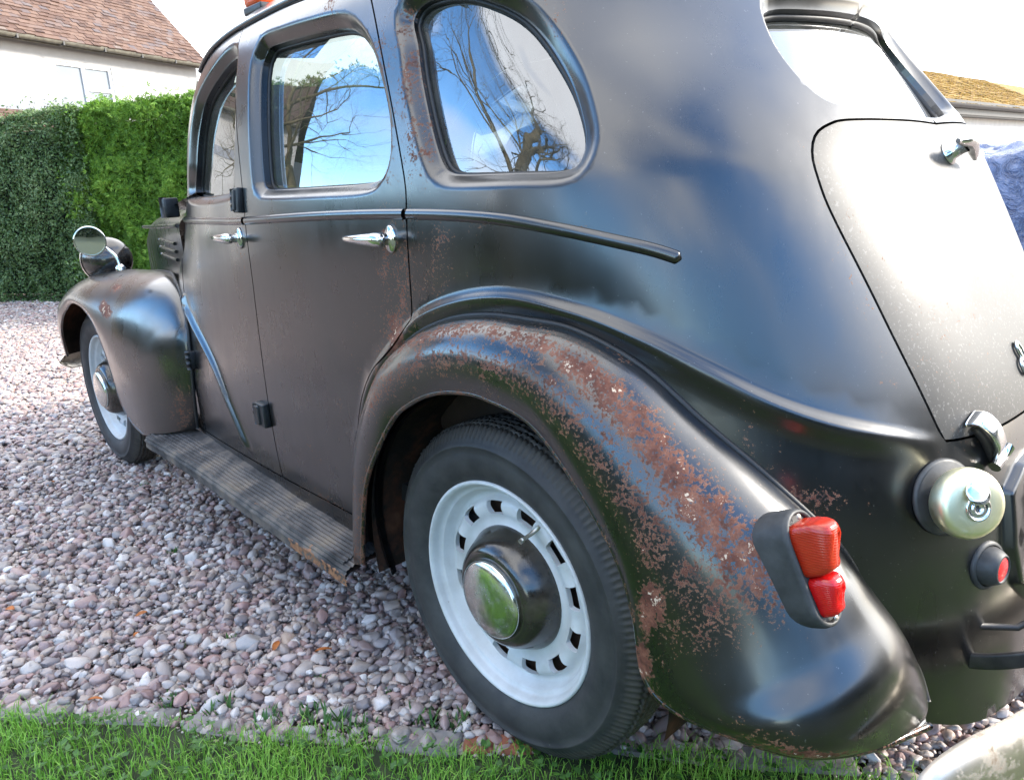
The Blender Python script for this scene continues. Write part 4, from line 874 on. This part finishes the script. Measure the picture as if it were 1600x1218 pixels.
def shaded(name, parts, mat, kind='stuff', parent=None, smooth=False):
    V = []; F = []; Sx = []; n = 0
    for v, f, s in parts: V.append(v); F += [tuple(i + n for i in q) for q in f]; Sx.append(s); n += len(v)
    me = bpy.data.meshes.new(name); me.from_pydata(np.concatenate(V).tolist(), [], F); me.materials.append(mat)
    a = me.attributes.new('shade', 'FLOAT', 'POINT'); a.data.foreach_set('value', np.concatenate(Sx).astype(np.float32))
    if smooth: me.polygons.foreach_set('use_smooth', [True] * len(F))
    me.update(); o = link(name, me, parent)
    if kind: o['kind'] = kind
    return o
gp = [blades(150000, (-.75, 1.9, -.2, 2.4), .016, .046, .0011, 1, lambda x, y: (y - (.645 + .8 * x)) < .62), blades(110000, (-2.5, 6, -1.5, 5), .02, .05, .002, 2, lambda x, y: ((y - (.645 + .8 * x)) < 1.6) & ((x > 1.5) | (x < -.7) | ((y - (.645 + .8 * x)) > .5)))]
tag(shaded('grass', gp, M['grass']), 'short green lawn grass along the edge of the gravel')
# clover and broad weeds in the lawn
r = np.random.default_rng(5); V = []; F = []; Sx = []; n = 0
for _ in range(260):
    x = r.uniform(-.5, 1.2); y = EDGE(x) + abs(r.normal(.08, .10)); c = np.array([x, y, r.uniform(.004, .022)])
    for k in range(r.integers(3, 7)):
        a = r.uniform(0, 6.28); L_ = r.uniform(.006, .017); dx = np.array([math.cos(a), math.sin(a), r.uniform(-.1, .5)]); sx = np.array([-math.sin(a), math.cos(a), 0]) * L_ * .42
        V += [c, c + dx * L_ * .5 - sx, c + dx * L_, c + dx * L_ * .5 + sx]; F.append((n, n + 1, n + 2, n + 3)); n += 4; Sx += [r.uniform(.2, .9)] * 4
tag(shaded('weeds', [(np.array(V), F, np.array(Sx))], M['clover']), 'clover and small weeds growing in the lawn')
# little weeds sprouting through the gravel
V = []; F = []; Sx = []; n = 0
for x, y, s in [(.10, .66, 1.2), (.30, .84, 1.5), (.52, .98, 1.4), (.62, 1.05, 1), (.16, .70, 1.3), (.75, .86, .7), (1.05, .83, .6), (.82, .95, .5), (1.35, .78, .8), (2.0, .66, 1), (.45, .78, .6), (.30, .70, .5), (-.02, .60, 1), (.40, .93, 1.2), (.24, .80, 1.2), (.36, .86, 1)]:
    for k in range(int(26 * s)):
        a = r.uniform(0, 6.28); L_ = r.uniform(.01, .028) * s; c = np.array([x + r.normal(0, .012 * s), y + r.normal(0, .012 * s), -.004]); dx = np.array([math.cos(a) * .6, math.sin(a) * .6, 1.0]); sx = np.array([-math.sin(a), math.cos(a), 0]) * .0022
        V += [c - sx, c + sx, c + dx * L_ * .6 + sx * 1.6, c + dx * L_]; F.append((n, n + 1, n + 2, n + 3)); n += 4; Sx += [r.uniform(.3, .9)] * 4
tag(shaded('weeds', [(np.array(V), F, np.array(Sx))], M['clover']), 'sparse weeds sprouting between the pebbles')
# edging stones sunk between lawn and gravel
edg = empty('lawn_edging', label='row of sunken grey stones and a red brick edging the lawn', cat='edging')
for a, b, mt, wd in [(.37, .53, 'stone', .03), (.56, .72, 'stone', .03), (.74, .90, 'stone', .028), (.30, .355, 'stone', .02), (.05, .185, 'stone', .035), (.95, 1.15, 'stone', .03), (-.055, -.005, 'brick', .028), (.0, .045, 'brick', .022), (-.30, -.14, 'stone', .03), (-.52, -.34, 'stone', .03)]:
    x = (a + b) / 2; p0 = np.array([a, EDGE(a)]); p1 = np.array([b, EDGE(b)]); dv = unit(p1 - p0); R = np.array([[dv[0], -dv[1], 0], [dv[1], dv[0], 0], [0, 0, 1]])
    m = MB(); c = (p0 + p1) / 2; m.rbox((c[0] + dv[1] * .012, c[1] - dv[0] * .012, -.019 + r.uniform(-.004, .004)), (np.linalg.norm(p1 - p0) / 2, wd, .022), R, .35); m.build('edging_brick' if mt == 'brick' else 'edging_stone', M[mt], edg)

# pebbles
def pebbles():
    P = []
    r = np.random.default_rng(3)
    cx, cy = -.957, 1.445
    def layer(sp, x0, x1, y0, y1, f, jit=.42):
        gx, gy = np.meshgrid(np.arange(x0, x1, sp), np.arange(y0, y1, sp * .87), indexing='ij'); gx = gx + (np.arange(gx.shape[1]) % 2) * sp / 2
        q = np.stack([gx.ravel(), gy.ravel()], 1) + r.uniform(-jit, jit, (gx.size, 2)) * sp; return q[f(q)]
    az = lambda q: np.degrees(np.arctan2(q[:, 1] - cy, q[:, 0] - cx)); dd = lambda q: np.hypot(q[:, 0] - cx, q[:, 1] - cy)
    gr = lambda q: np.array([y - EDGE(x) for x, y in q])
    fan = lambda q: (az(q) > -100) & (az(q) < 12)
    near = layer(.0183, -.95, 3.2, -1.6, 2.4, lambda q: fan(q) & (dd(q) < 3.6) & (gr(q) < .012)); near2 = layer(.029, -.95, 3.2, -1.6, 2.4, lambda q: fan(q) & (dd(q) < 3.6) & (gr(q) < -.01))
    far = layer(.026, 1.0, 11, -5, 1.6, lambda q: (az(q) > -27) & (az(q) < 8) & (dd(q) >= 3.6) & (dd(q) < 8) & (gr(q) < 0)); far2 = layer(.038, 4.0, 14, -7, 1.6, lambda q: (az(q) > -26) & (az(q) < -2) & (dd(q) >= 8) & (dd(q) < 12.5))
    grit = layer(.0125, -.95, 2.2, -1.0, 1.9, lambda q: fan(q) & (dd(q) < 2.5) & (gr(q) < .03))
    sz = [r.lognormal(math.log(.0095), .28, len(near)), r.lognormal(math.log(.0108), .32, len(near2)), r.lognormal(math.log(.0128), .25, len(far)), r.lognormal(math.log(.0155), .22, len(far2)), r.uniform(.0022, .005, len(grit))]
    zz = [r.uniform(-.012, -.001, len(near)), r.uniform(.000, .009, len(near2)), r.uniform(-.010, .003, len(far)), r.uniform(-.010, .002, len(far2)), r.uniform(-.010, .0, len(grit))]
    q = np.concatenate([near, near2, far, far2, grit]); s = np.clip(np.concatenate(sz), .0022, .024); z = np.concatenate(zz)
    g_ = gr(q[:len(near) + len(near2)]); bare = np.array([noise.noise((a * 9, b * 9, 4)) for a, b in q]); lum0 = .85 + .12 * bare
    keep = np.ones(len(q), bool); keep[:len(g_)] &= ~((g_ > -.09) & (bare[:len(g_)] > .12) & (r.random(len(g_)) < .75))
    n = len(q); co3 = np.column_stack([q, z]); sc3 = np.column_stack([s * r.uniform(.95, 1.45, n), s * r.uniform(.75, 1.05, n), s * r.uniform(.48, .82, n)]); rot = np.column_stack([r.normal(0, .28, n), r.normal(0, .28, n), r.uniform(0, 6.28, n)])
    return co3[keep], sc3[keep], rot[keep], r.random(n)[keep], (lum0 * r.uniform(.75, 1.2, n))[keep], r.integers(0, 3, n)[keep]
co3, sc3, rot, colr, lum, var = pebbles()
me = bpy.data.meshes.new('gravel'); me.from_pydata(co3.tolist(), [], [])
for nm, ty, dat in (('scl', 'FLOAT_VECTOR', sc3), ('rot', 'FLOAT_VECTOR', rot), ('col', 'FLOAT', colr), ('lum', 'FLOAT', lum), ('var', 'INT', var)):
    a = me.attributes.new(nm, ty, 'POINT'); a.data.foreach_set('vector' if ty == 'FLOAT_VECTOR' else 'value', np.asarray(dat).ravel().astype(np.int32 if ty == 'INT' else np.float32))
me.materials.append(M['pebble']); go = link('gravel', me); tag(go, 'rounded pink and grey pebbles covering the drive', kind='stuff')
ng = bpy.data.node_groups.new('scatter_pebbles', 'GeometryNodeTree'); ng.interface.new_socket('Geometry', in_out='INPUT', socket_type='NodeSocketGeometry'); ng.interface.new_socket('Geometry', in_out='OUTPUT', socket_type='NodeSocketGeometry')
gi = ng.nodes.new('NodeGroupInput'); gout = ng.nodes.new('NodeGroupOutput'); join = ng.nodes.new('GeometryNodeJoinGeometry')
def named(n_, ty):
    o = ng.nodes.new('GeometryNodeInputNamedAttribute'); o.data_type = ty; o.inputs['Name'].default_value = n_; return o.outputs['Attribute']
for kk in range(3):
    ico = ng.nodes.new('GeometryNodeMeshIcoSphere'); ico.inputs['Radius'].default_value = 1; ico.inputs['Subdivisions'].default_value = 3
    pos = ng.nodes.new('GeometryNodeInputPosition'); add = ng.nodes.new('ShaderNodeVectorMath'); add.inputs[1].default_value = (kk * 7.3, kk * 3.1, 1.7); tn = ng.nodes.new('ShaderNodeTexNoise'); tn.inputs['Scale'].default_value = .85; tn.inputs['Detail'].default_value = 1.5
    ng.links.new(pos.outputs[0], add.inputs[0]); ng.links.new(add.outputs[0], tn.inputs['Vector'])
    sub = ng.nodes.new('ShaderNodeVectorMath'); sub.operation = 'SUBTRACT'; sub.inputs[1].default_value = (.5, .5, .5); ng.links.new(tn.outputs['Color'], sub.inputs[0])
    mul = ng.nodes.new('ShaderNodeVectorMath'); mul.operation = 'SCALE'; mul.inputs['Scale'].default_value = 1.15; ng.links.new(sub.outputs[0], mul.inputs[0])
    sp = ng.nodes.new('GeometryNodeSetPosition'); ng.links.new(ico.outputs['Mesh'], sp.inputs['Geometry']); ng.links.new(mul.outputs[0], sp.inputs['Offset'])
    ss = ng.nodes.new('GeometryNodeSetShadeSmooth'); ng.links.new(sp.outputs[0], ss.inputs[0]); sm = ng.nodes.new('GeometryNodeSetMaterial'); sm.inputs['Material'].default_value = M['pebble']; ng.links.new(ss.outputs[0], sm.inputs[0])
    cmp_ = ng.nodes.new('FunctionNodeCompare'); cmp_.data_type = 'INT'; cmp_.operation = 'EQUAL'; ng.links.new(named('var', 'INT'), cmp_.inputs[2]); cmp_.inputs[3].default_value = kk
    inst = ng.nodes.new('GeometryNodeInstanceOnPoints'); ng.links.new(gi.outputs[0], inst.inputs['Points']); ng.links.new(cmp_.outputs[0], inst.inputs['Selection']); ng.links.new(sm.outputs[0], inst.inputs['Instance'])
    ng.links.new(named('rot', 'FLOAT_VECTOR'), inst.inputs['Rotation']); ng.links.new(named('scl', 'FLOAT_VECTOR'), inst.inputs['Scale']); ng.links.new(inst.outputs[0], join.inputs[0])
ng.links.new(join.outputs[0], gout.inputs[0]); md = go.modifiers.new('pebbles', 'NODES'); md.node_group = ng

# fallen leaves on the gravel
for i, (x, y, lab) in enumerate([(1.02, .98, 'upper of the two dead leaves lying close together on the pebbles'), (.93, 1.02, 'lower of the two dead leaves lying close together on the pebbles'), (1.32, 1.22, 'orange dead leaf on the pebbles at the far left edge, halfway down'), (.73, 1.17, 'orange dead leaf on the pebbles at bottom left, nearest the lawn'),
    (2.3, .9, 'small dead leaf on the pebbles below the front wheel, farthest from the lawn'), (.62, .80, 'upright orange dead leaf on the pebbles below the running board'), (.52, .73, 'flat orange dead leaf on the pebbles just right of the upright one')]):
    a = r.uniform(0, 6.28); c = np.array([x, y, .013]); m = MB(); L_ = r.uniform(.012, .02); dx = np.array([math.cos(a), math.sin(a), .12]); sx = np.array([-math.sin(a), math.cos(a), .2]); rows = []
    for t in np.linspace(0, 1, 7):
        w_ = L_ * .45 * math.sin(math.pi * min(t * .93 + .05, 1)) ** .8; cc = c + dx * L_ * 2 * (t - .5) + (0, 0, .004 * math.sin(3 * t)); rows.append([cc - sx * w_ + (0, 0, .003), cc, cc + sx * w_ + (0, 0, .003)])
    m.grid(rows); o = m.build('fallen_leaf', M['deadleaf']); tag(o, lab, 'leaf', 'dead leaves scattered on the gravel')
# ------------------------------------------------------------------ hedges
def leafcloud(n, pts, nrm, size, jitter, seed, aspect=.5, droop=.0, spray=0):
    """leaf-sized faces set on the points given, turned loosely about the outward direction"""
    r = np.random.default_rng(seed); ax = nrm + r.normal(0, jitter, (n, 3)); ax /= np.linalg.norm(ax, axis=1)[:, None]
    t = np.cross(ax, r.normal(0, 1, (n, 3)) + np.array([0, 0, droop])); t /= np.maximum(np.linalg.norm(t, axis=1), 1e-6)[:, None]; b = np.cross(ax, t); s = size * r.uniform(.6, 1.35, n)[:, None]
    if spray:
        V = []; per = 3
        for k in range(per):
            a = (k - 1) * .75; tt = t * math.cos(a) + b * math.sin(a); bb = -t * math.sin(a) + b * math.cos(a); o = pts + ax * s * .1
            V.append(np.stack([o, o + tt * s * .55 + bb * s * .16, o + tt * s * 1.15 + ax * s * .25, o + tt * s * .55 - bb * s * .16], 1))
        V = np.stack(V, 1).reshape(-1, 3); i = np.arange(n * per) * 4; k = 4 * per
    else:
        V = np.stack([pts - t * s, pts + b * s * aspect + ax * s * .1, pts + t * s, pts - b * s * aspect + ax * s * .1], 1).reshape(-1, 3); i = np.arange(n) * 4; k = 4
    F = [tuple(q) for q in np.stack([i, i + 1, i + 2, i + 3], 1).tolist()]
    return V, F, k
def hedge(name, label, p0, p1, h, depth, mat, dens, size, seed, spray=0, lump=.08, cat='hedge', aspect=.5, low=0.0, top=True, group=None):
    p0, p1 = np.array(p0, float), np.array(p1, float); L_ = np.linalg.norm(p1 - p0); e = (p1 - p0) / L_; nv = np.array([-e[1], e[0]])
    if nv @ (np.array([-.96, 1.44]) - p0) < 0: nv = -nv
    r = np.random.default_rng(seed); n1 = int(L_ * h * dens); n2 = int(L_ * depth * dens * .6); n3 = int(depth * h * dens)
    s1 = np.column_stack([r.uniform(0, L_, n1), r.uniform(low, h, n1), np.zeros(n1)]); s2 = np.column_stack([r.uniform(0, L_, n2), np.full(n2, h), -r.uniform(0, depth, n2)])
    s3 = np.column_stack([r.choice([0, L_], n3), r.uniform(low, h, n3), -r.uniform(0, depth, n3)]); q = np.vstack([s1, s2, s3]); n = len(q)
    N = np.vstack([np.tile((*nv, .25), (n1, 1)), np.tile((*(nv * .2), 1), (n2, 1)), np.column_stack([np.where(s3[:, 0:1] > 0, 1, -1) * e, np.full(n3, .2)])])
    lum = np.array([noise.noise((a * 2.2 + seed, b * 2.2, c * 2.2)) + .6 * noise.noise((a * 6 + seed, b * 6, c * 6)) for a, b, c in q])
    rnd = np.clip((q[:, 1] - (h - .12)) / .12, 0, 1); stray = (r.random(n) < .035) * r.uniform(.02, .13, n); offn = stray + lump * lum - .06 * rnd * (np.arange(n) < n1) - np.abs(r.normal(0, .035, n)); q2 = np.vstack([q])
    P = np.column_stack([p0[0] + e[0] * q[:, 0] + nv[0] * q[:, 2], p0[1] + e[1] * q[:, 0] + nv[1] * q[:, 2], q[:, 1]]) + N / np.linalg.norm(N, axis=1)[:, None] * offn[:, None]
    V, F, k = leafcloud(n, P, N, size, .75, seed + 1, aspect, .4, spray)
    sh = np.clip(.45 + r.normal(0, .22, n) + .35 * lum, 0, 1)
    ob = empty(name, (*p0, 0), label=label, cat=cat, group=group)
    V = V - np.array([*p0, 0]); shaded('foliage', [(V, F, np.repeat(sh, k))], mat, None, ob)
    m = MB(); R = np.column_stack([e, nv]); c = (p0 + p1) / 2 - nv * depth / 2 - p0; RR = np.array([[e[0], nv[0], 0], [e[1], nv[1], 0], [0, 0, 1]]); m.box((c[0], c[1], h / 2 - .05), (L_ / 2 - .12, depth / 2 - .17, h / 2 - .12), RR)
    for kx in np.arange(.2, L_, .45): b = e * kx - nv * depth * .5; m.tube([(b[0], b[1], 0), (b[0] + .05, b[1], h * .6), (b[0], b[1] + .05, h * .9)], [.03, .02, .01], 6)
    m.build('stem', M['hedgecore'], ob); return ob
H0 = np.array([7.05, -1.60]); he = unit(np.array([9.49 - 7.33, -.2 + 1.44]))
JN = np.array([8.28, -.90])
hedge('clipped_hedge', 'dark small-leaved clipped hedge to the left of the bright green conifer hedge', JN + he * -.18 + (-.10, .06), JN + he * 4.2 + (-.1, .06), 1.98, .8, M['privet'], 7600, .017, 21, lump=.11)
hedge('conifer_hedge', 'bright green feathery conifer hedge behind the car bonnet', JN + he * .15, JN - he * 6.6, 2.0, .9, M['conifer'], 6500, .034, 33, spray=1, lump=.13)
# a few long shoots standing up out of the hedges
V = []; F = []; Sx = []; n = 0; r = np.random.default_rng(8)

# ------------------------------------------------------------------ house behind the hedge
he_ = unit(np.array([.43, -.90])); hn = np.array([-he_[1], he_[0]]) * -1.0                    # hn faces the drive
if hn @ np.array([-1, 0]) < 0: hn = -hn
HO = np.array([17.24, -2.40]); EZ = 4.22
def hp(a, o, z): return np.array([HO[0] + he_[0] * a + hn[0] * o, HO[1] + he_[1] * a + hn[1] * o, z])
HR = np.array([[he_[0], hn[0], 0], [he_[1], hn[1], 0], [0, 0, 1]])
house = empty('white_house', tuple(hp(0, 0, 0)), label='white rendered house with old clay tile roof and a white window, behind the hedge', cat='house')
hb = np.array(house.location)
def hobj(m, name, mat, parent=None):
    o = m.build(name, mat, parent or house); o.location = (0, 0, 0)
    if parent is None: o.data.transform(Matrix.Translation((-hb[0], -hb[1], -hb[2])))
    else: o.data.transform(Matrix.Translation((-hb[0], -hb[1], -hb[2])))
    return o
A1 = 5.22; A0 = -9.0; DEP = 7.0; WA0, WA1, WZ0, WZ1 = 1.02, 2.46, 2.62, 3.88
m = MB()                                                                       # front wall with a window opening
xs_ = [A0, WA0, WA1, A1 - .12]; zs_ = [0, WZ0, WZ1, EZ]
for i in range(3):
    for j in range(3):
        if i == 1 and j == 1: continue
        m.add([hp(xs_[i], 0, zs_[j]), hp(xs_[i + 1], 0, zs_[j]), hp(xs_[i + 1], 0, zs_[j + 1]), hp(xs_[i], 0, zs_[j + 1])], [(0, 1, 2, 3)], False)
m.add([hp(A1 - .12, 0, 0), hp(A1 - .12, -DEP, 0), hp(A1 - .12, -DEP, EZ), hp(A1 - .12, -DEP / 2, EZ + 3.7), hp(A1 - .12, 0, EZ)], [(0, 1, 2, 3, 4)], False); m.add([hp(A0, -DEP, 0), hp(A1 - .12, -DEP, 0), hp(A1 - .12, -DEP, EZ), hp(A0, -DEP, EZ)], [(0, 1, 2, 3)], False)
for a, b, c_, d_ in (((WA0, WZ0), (WA1, WZ0), 0, 0), ((WA1, WZ0), (WA1, WZ1), 0, 0), ((WA1, WZ1), (WA0, WZ1), 0, 0), ((WA0, WZ1), (WA0, WZ0), 0, 0)): m.add([hp(a[0], 0, a[1]), hp(b[0], 0, b[1]), hp(b[0], -.12, b[1]), hp(a[0], -.12, a[1])], [(0, 1, 2, 3)], False)
hobj(m, 'wall', M['render'])
m = MB(); fo = -.06
for a0, a1, z0, z1 in ((WA0, WA1, WZ0, WZ0 + .06), (WA0, WA1, WZ1 - .06, WZ1), (WA0, WA0 + .06, WZ0 + .06, WZ1 - .06), (WA1 - .06, WA1, WZ0 + .06, WZ1 - .06), ((WA0 + WA1) / 2 - .04, (WA0 + WA1) / 2 + .04, WZ0 + .06, WZ1 - .06), ((WA0 + WA1) / 2 + .04, WA1 - .06, 3.36, 3.43)):
    m.box(hp((a0 + a1) / 2, fo, (z0 + z1) / 2), ((a1 - a0) / 2, .035, (z1 - z0) / 2), HR)
wf = hobj(m, 'window_frame', M['upvc']); mid = (WA0 + WA1) / 2
for a0, a1, z0, z1 in ((WA0 + .06, mid - .04, WZ0 + .06, WZ1 - .06), (mid + .04, WA1 - .06, WZ0 + .06, 3.36), (mid + .04, WA1 - .06, 3.43, WZ1 - .06)):
    m = MB(); m.box(hp((a0 + a1) / 2, fo - .012, (z0 + z1) / 2), ((a1 - a0) / 2, .006, (z1 - z0) / 2), HR); hobj(m, 'window_pane', M['pane'], wf)
m = MB(); m.box(hp(mid, .045, WZ0 - .035), ((WA1 - WA0) / 2 + .08, .06, .03), HR); hobj(m, 'window_sill', M['upvc'])
# roof: individual courses of slightly uneven tiles
def roof_tiles(fn, a0, a1, ln, course, tw, seed, mat, parent, hbase, thick=.014, sag=.02):
    r = np.random.default_rng(seed); V = []; F = []; Sx = []; n = 0
    for i in range(int(ln / course)):
        s0 = i * course; a = a0 - (i % 2) * tw / 2
        while a < a1:
            w_ = tw * r.uniform(.94, 1.0); aa0, aa1 = max(a, a0), min(a + w_, a1)
            if aa1 - aa0 > tw * .2:
                j = r.normal(0, .008); lift = r.uniform(.4, 1.5) * thick + abs(r.normal(0, .006)); sg_ = sag * noise.noise((a * .6, s0 * .6, seed)); p = [fn(aa0, s0 + j, lift + sg_ + r.normal(0, .003)), fn(aa1, s0 + j, lift + sg_ + r.normal(0, .003)), fn(aa1, s0 + course * 1.25, sg_ + .001), fn(aa0, s0 + course * 1.25, sg_ + .001), fn(aa0, s0 + j, sg_ - .004), fn(aa1, s0 + j, sg_ - .004)]
                V += p; F += [(n, n + 1, n + 2, n + 3), (n + 4, n + 5, n + 1, n), (n + 4, n, n + 3), (n + 5, n + 2, n + 1)]; n += 6; Sx += [np.clip(r.normal(.45, .24), 0, 1)] * 6
            a += tw
    V = np.array(V) - hbase; return shaded('roof_tiles', [(V, F, np.array(Sx))], mat, 'stuff', parent)
PIT = math.radians(47)
rf = lambda a, s, up_: hp(a, .30 - s * math.cos(PIT), EZ + .02 + s * math.sin(PIT) - .0) + up_ * np.array([hn[0] * math.sin(PIT), hn[1] * math.sin(PIT), math.cos(PIT)])
m = MB(); m.add([rf(A0, 0, -.02), rf(A1, 0, -.02), rf(A1, 5.6, -.02), rf(A0, 5.6, -.02)], [(0, 1, 2, 3)], False); m.add([rf(A1, 5.6, -.02), rf(A0, 5.6, -.02), hp(A0, -DEP - .3, EZ), hp(A1, -DEP - .3, EZ)], [(0, 1, 2, 3)], False); m.add([rf(A0, 0, -.02), rf(A1, 0, -.02), rf(A1, 0, -.10), rf(A0, 0, -.10)], [(0, 1, 2, 3)], False); m.add([rf(A1, 0, -.02), rf(A1, 5.6, -.02), rf(A1, 5.6, -.12), rf(A1, 0, -.12)], [(0, 1, 2, 3)], False)
roof = hobj(m, 'roof', M['tile']); roof_tiles(rf, -3.5, A1 + .02, 5.5, .115, .19, 4, M['tile'], house, hb)
m = MB(); rows = [[hp(a, .36 + .065 * math.cos(t), EZ - .02 + .065 * math.sin(t)) for t in np.linspace(math.pi, 2 * math.pi, 9)] for a in np.linspace(A0, A1 + .05, 30)]; m.grid(rows)
m.box(hp((A0 + A1) / 2, .27, EZ - .03), ((A1 - A0) / 2, .02, .07), HR); hobj(m, 'gutter', M['oldgutter'])
for a in np.arange(-3, 5.2, 1.0):
    m = MB(); m.box(hp(a, .36, EZ - .06), (.018, .075, .035), HR); hobj(m, 'gutter_bracket', M['gutter'])
# low lean-to with lead flashing against the wall
m = MB(); m.box(hp(-3.6, .012, 2.98), (4.85, .012, .13), HR); hobj(m, 'lead_flashing', M['lead'])
lf_ = lambda a, s, up_: hp(a, 1.6 - s * math.cos(.45), 2.12 + s * math.sin(.45)) + up_ * np.array([hn[0] * math.sin(.45), hn[1] * math.sin(.45), math.cos(.45)])
roof_tiles(lf_, -3.5, 1.15, 1.70, .12, .19, 6, M['tile'], house, hb); m = MB(); m.box(hp(-3.6, .8, 1.05), (4.6, .72, 1.0), HR); hobj(m, 'lean_to', M['render'])

# ------------------------------------------------------------------ garage with a mossy roof, on the right
GX = 4.6
garage = empty('garage', (GX, -18, 0), label='low pale garage with mossy yellow tiled roof and dark gutter, beyond the car boot', cat='garage'); gb = np.array((GX, -18., 0))
def gobj(m, name, mat):
    o = m.build(name, mat, garage); o.data.transform(Matrix.Translation(tuple(-gb))); return o
GE = 2.06; m = MB(); m.add([(GX, -8, 0), (GX, -32, 0), (GX, -32, GE - .02), (GX, -8, GE - .02)], [(0, 1, 2, 3)], False); m.add([(GX, -8, 0), (GX + 5, -8, 0), (GX + 5, -8, GE), (GX + 2.5, -8, GE + 1.15), (GX, -8, GE)], [(0, 1, 2, 3, 4)], False); gobj(m, 'wall', M['garage'])
GP = .47; gf = lambda a, s, up_: np.array([GX - .25 + s * math.cos(GP) - up_ * math.sin(GP), a, GE + .03 + s * math.sin(GP) + up_ * math.cos(GP)])
m = MB(); m.add([gf(-8, 0, -.02), gf(-32, 0, -.02), gf(-32, 2.45, -.02), gf(-8, 2.45, -.02)], [(0, 1, 2, 3)], False); m.add([gf(-8, 2.45, -.02), gf(-32, 2.45, -.02), (GX + 5, -32, GE), (GX + 5, -8, GE)], [(0, 1, 2, 3)], False); gobj(m, 'roof', M['mosstile'])
roof_tiles(gf, -24, -11, 2.45, .15, .17, 9, M['mosstile'], garage, gb, .02)
m = MB(); rows = [[(GX - .30 + .06 * math.cos(t), a, GE + .03 + .07 * math.sin(t)) for t in np.linspace(math.pi, 2 * math.pi, 9)] for a in np.linspace(-32, -8, 30)]; m.grid(rows); m.box((GX - .2, -20, GE - .02), (.03, 12, .13)); m.box((GX - .1, -20, GE - .16), (.10, 12, .012)); gobj(m, 'gutter', M['gutter'])
# heap under a blue plastic sheet
tg = empty('covered_heap', (1.35, -6.1, 0), label='heap covered with crumpled shiny blue plastic sheet in front of the garage', cat='heap')
rows = []
for a in np.linspace(0, 1, 90):
    row = []
    for b in np.linspace(0, 1, 70):
        x = (a - .5) * 3.0; y = (b - .5) * 2.2; q = max(abs(a - .5), abs(b - .5)) * 2; hgt = 1.16 * (1 - sstep(.72, 1.0, q)); nn = noise.fractal((x * 2.2, y * 2.2, 3), .8, 2.1, 5); rd_ = abs(noise.noise((x * 3 + nn, y * 3, 9)))
        row.append((x + .05 * nn, y + .05 * nn, max(.0, hgt + .06 * nn - .10 * rd_ + (.0 if hgt > .1 else .01))))
    rows.append(row)
m = MB(); m.grid(rows); m.build('plastic_sheet', M['tarp'], tg)
m = MB(); m.rbox((0, 0, .5), (1.15, .8, .48), None, .3); m.build('heap_core', M['dark'], tg)

# ------------------------------------------------------------------ trees round the drive (seen mirrored in the windows and paint)
def bare_tree(name, label, loc, height, seed, levels=6, spread=.55, lean=(0, 0), r0=.22, group=None):
    rr = random.Random(seed); ob = empty(name, loc, label=label, cat='tree', group=group); trunk = MB(); crown = MB()
    def grow_(p, d_, ln, rad, lv):
        n_ = 5 if lv < 3 else 4; pts = [p]; q = np.array(p); dd_ = np.array(d_)
        for i in range(n_):
            dd_ = unit(dd_ + np.array([rr.gauss(0, .16), rr.gauss(0, .16), rr.gauss(.03 if lv else 0, .12)])); q = q + dd_ * ln / n_; pts.append(q)
        mb = trunk if lv == 0 else crown; mb.tube(pts, np.linspace(rad, rad * .62, n_ + 1), (12 if lv == 0 else 7 if lv < 3 else 4 if lv < 5 else 3), cap=False)
        if lv >= levels: return
        k = (4 if lv < 2 else 3)
        for i in range(k):
            j = n_ if i == 0 else rr.randint(2, n_); b = pts[j]; t = unit(dd_ + np.array([rr.gauss(0, spread), rr.gauss(0, spread), rr.gauss(.06, spread * .6)])); grow_(b, t, ln * rr.uniform(.58, .82), rad * (.62 if i == 0 else .45) * rr.uniform(.8, 1.05), lv + 1)
    grow_(np.zeros(3), unit((*lean, 1)), height * .24, r0, 0); trunk.build('trunk', M['bark'], ob); crown.build('crown', M['bark'], ob); return ob
bare_tree('bare_tree', 'tall leafless tree standing on the lawn beside the drive', (3.3, 5.6, 0), 11, 5, 7, .62, (.24, -.20), .27)
bare_tree('bare_tree', 'leafless spreading tree further along the lawn', (9.4, 4.6, 0), 10.5, 23, 7, .72, (-.22, .06), .24)
hedge('evergreen_screen', 'tall dark evergreen screen beyond the lawn', (22, 8), (-6, 17), 2.6, 1.5, M['darkleaf'], 260, .10, 61, lump=.3, cat='hedge')
hedge('evergreen_screen', 'evergreen hedge closing the far right side of the drive', (3.8, -9.5), (14, -7.2), 1.9, 1.0, M['conifer'], 500, .08, 62, lump=.2, cat='hedge')

hedge('evergreen_screen', 'dark evergreen hedge behind the parked car', (-8.5, 12), (-7.5, -5.5), 2.5, 1.2, M['darkleaf'], 380, .085, 71, lump=.25, cat='hedge')
